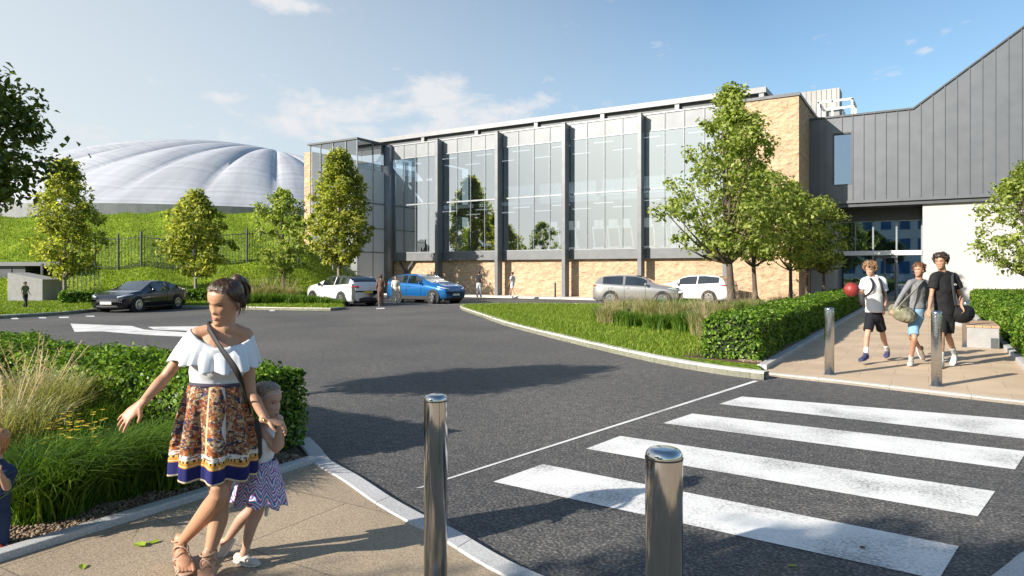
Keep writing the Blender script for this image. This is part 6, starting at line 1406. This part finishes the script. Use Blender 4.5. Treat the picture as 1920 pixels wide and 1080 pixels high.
shorts(B3, J, MAT['tee_black'], .88, .84, .016, flare=.012)
for s in 'LR':
    shoe(B3, J['an' + s], J['toe' + s], 1.0, cloth('white_trainer', (.68, .69, .70)))
    b = MB(); an = Vector(J['an' + s]); kn = Vector(J['kn' + s]); b.loft([an, mids(an, kn, .2), mids(an, kn, .34)], [.042, .042, .045], n=14, sub=3); b.build('sock', cloth('grey_sock', (.55, .57, .58)), B3, smooth=True)
bg = empty('holdall', B3.location, YAW, 'black sports holdall hanging at the hip of the boy in black', 'bag')
b = MB(); b.loft([p(1789, 583, .02), p(1797, 588, -.03), p(1808, 588, .0), p(1814, 584, .08)], [.10, .15, .15, .11], [.12, .14, .14, .10], n=20, sub=4); garment(bg, 'bag_body', b, cloth('black_canvas', (.014, .014, .015)), .01, .02, 2, .08)
b = MB(); b.loft([p(1792, 572, -.11), p(1788, 545, -.155), p(1786, 520, -.09), p(1787, 511.5, .02), p(1788, 520, .13), p(1798, 560, .15)], [.022] * 6, [.006] * 6, side=(1, 0, 0), n=8, sub=4); b.build('bag_strap', cloth('charcoal_webbing', (.05, .05, .052)), bg, smooth=True)

# ---- people farther off
def walker(px, py, top, label, face, top_c, leg_c, hair, z0=.03, fem=False, stride=.22, long=True, skin='skin_mid', shortsleeve=True, skirt=False, armout=0):
    P = PX_(px, py, z0); Hh = EYE - (top - 508) / 1280 * P.D0 - z0; s = Hh / 1.75; r = P.root('person', label)
    f = Vector((face[0], face[1], 0)).normalized(); sd_ = Vector((f.y, -f.x, 0))   # person's right
    def V(x, y, z): return (sd_ * x + f * y) * s + Vector((0, 0, z * s))
    J = dict(pelvis=V(0, 0, .93), waist=V(0, 0, 1.08), chest=V(0, .01, 1.27), neck=V(0, 0, 1.46), shR=V(.17, 0, 1.42), shL=V(-.17, 0, 1.42), elR=V(.22 + armout, -.06, 1.14), wrR=V(.22 + armout * 1.4, .06, .93), elL=V(-.22, .02, 1.14), wrL=V(-.21, .16, .95),
             hipR=V(.085, 0, .90), hipL=V(-.085, 0, .90), knR=V(.09, stride * .75, .50), anR=V(.09, stride, .085), toeR=V(.10, stride + .17, .03), knL=V(-.09, -stride * .15, .50), anL=V(-.09, -stride, .12), toeL=V(-.10, -stride + .15, .03), head=V(0, .02, 1.625), face=f, back=-f)
    b_, Mh = human(r, J, MAT[skin], k=s * .95, hs=s * 1.02, vox=.013, fem=fem, sm=1)
    hair_shell(r, Mh, s * 1.02, MAT[hair], .016, .004, fr=.82, nape=.05 if fem else .2)
    tee(r, J, top_c, s * .95, .6 if shortsleeve else 2, .018, vox=.016, fem=fem, name='top', wr=.01)
    shorts(r, J, leg_c, s * .95, 2 if long else .6, .015, name='trousers' if long else 'shorts', vox=.016, wr=.008)
    for q in 'LR': shoe(r, J['an' + q], J['toe' + q], s * .95, MAT['gym_dark'] if long else MAT['sole'])
    return r, J, s
dk = cloth('dark_cloth', (.03, .03, .035)); brn = cloth('brown_cloth', (.16, .10, .08)); crm = cloth('cream_cloth', (.62, .56, .48)); kh = cloth('khaki_cloth', (.22, .20, .12)); wh = MAT['tee_white']; gr = cloth('light_grey_cloth', (.5, .53, .57))
walker(47, 580, 528, 'dark-haired person in khaki top and black trousers on the grass by the concrete wall', (.85, -.2), kh, dk, 'hair_dark', .1, True)
walker(714, 575, 515, 'person in brown standing behind the white crossover', (-.3, .95), brn, brn, 'hair_brown', .0, True, stride=.06, shortsleeve=False)
walker(742, 572, 517, 'person in cream clothes standing beside the rear wheel of the blue car', (.2, -.9), crm, crm, 'hair_dark', .0, True, stride=.08, shortsleeve=False)
walker(898, 557.5, 508, 'person in a black top and pale trousers walking past the sandstone wall', (.3, .9), dk, gr, 'hair_dark', .1, stride=.1)
walker(961, 558, 510, 'person in white shorts and a white top striding along the sandstone wall', (-.75, .5), wh, wh, 'hair_brown', .1, True, stride=.3, long=False, skin='skin_fair')
walker(1686, 562, 503, 'person in a pale grey jacket coming out of the entrance', (-.3, -.9), gr, gr, 'hair_brown', .04, stride=.15, shortsleeve=False)
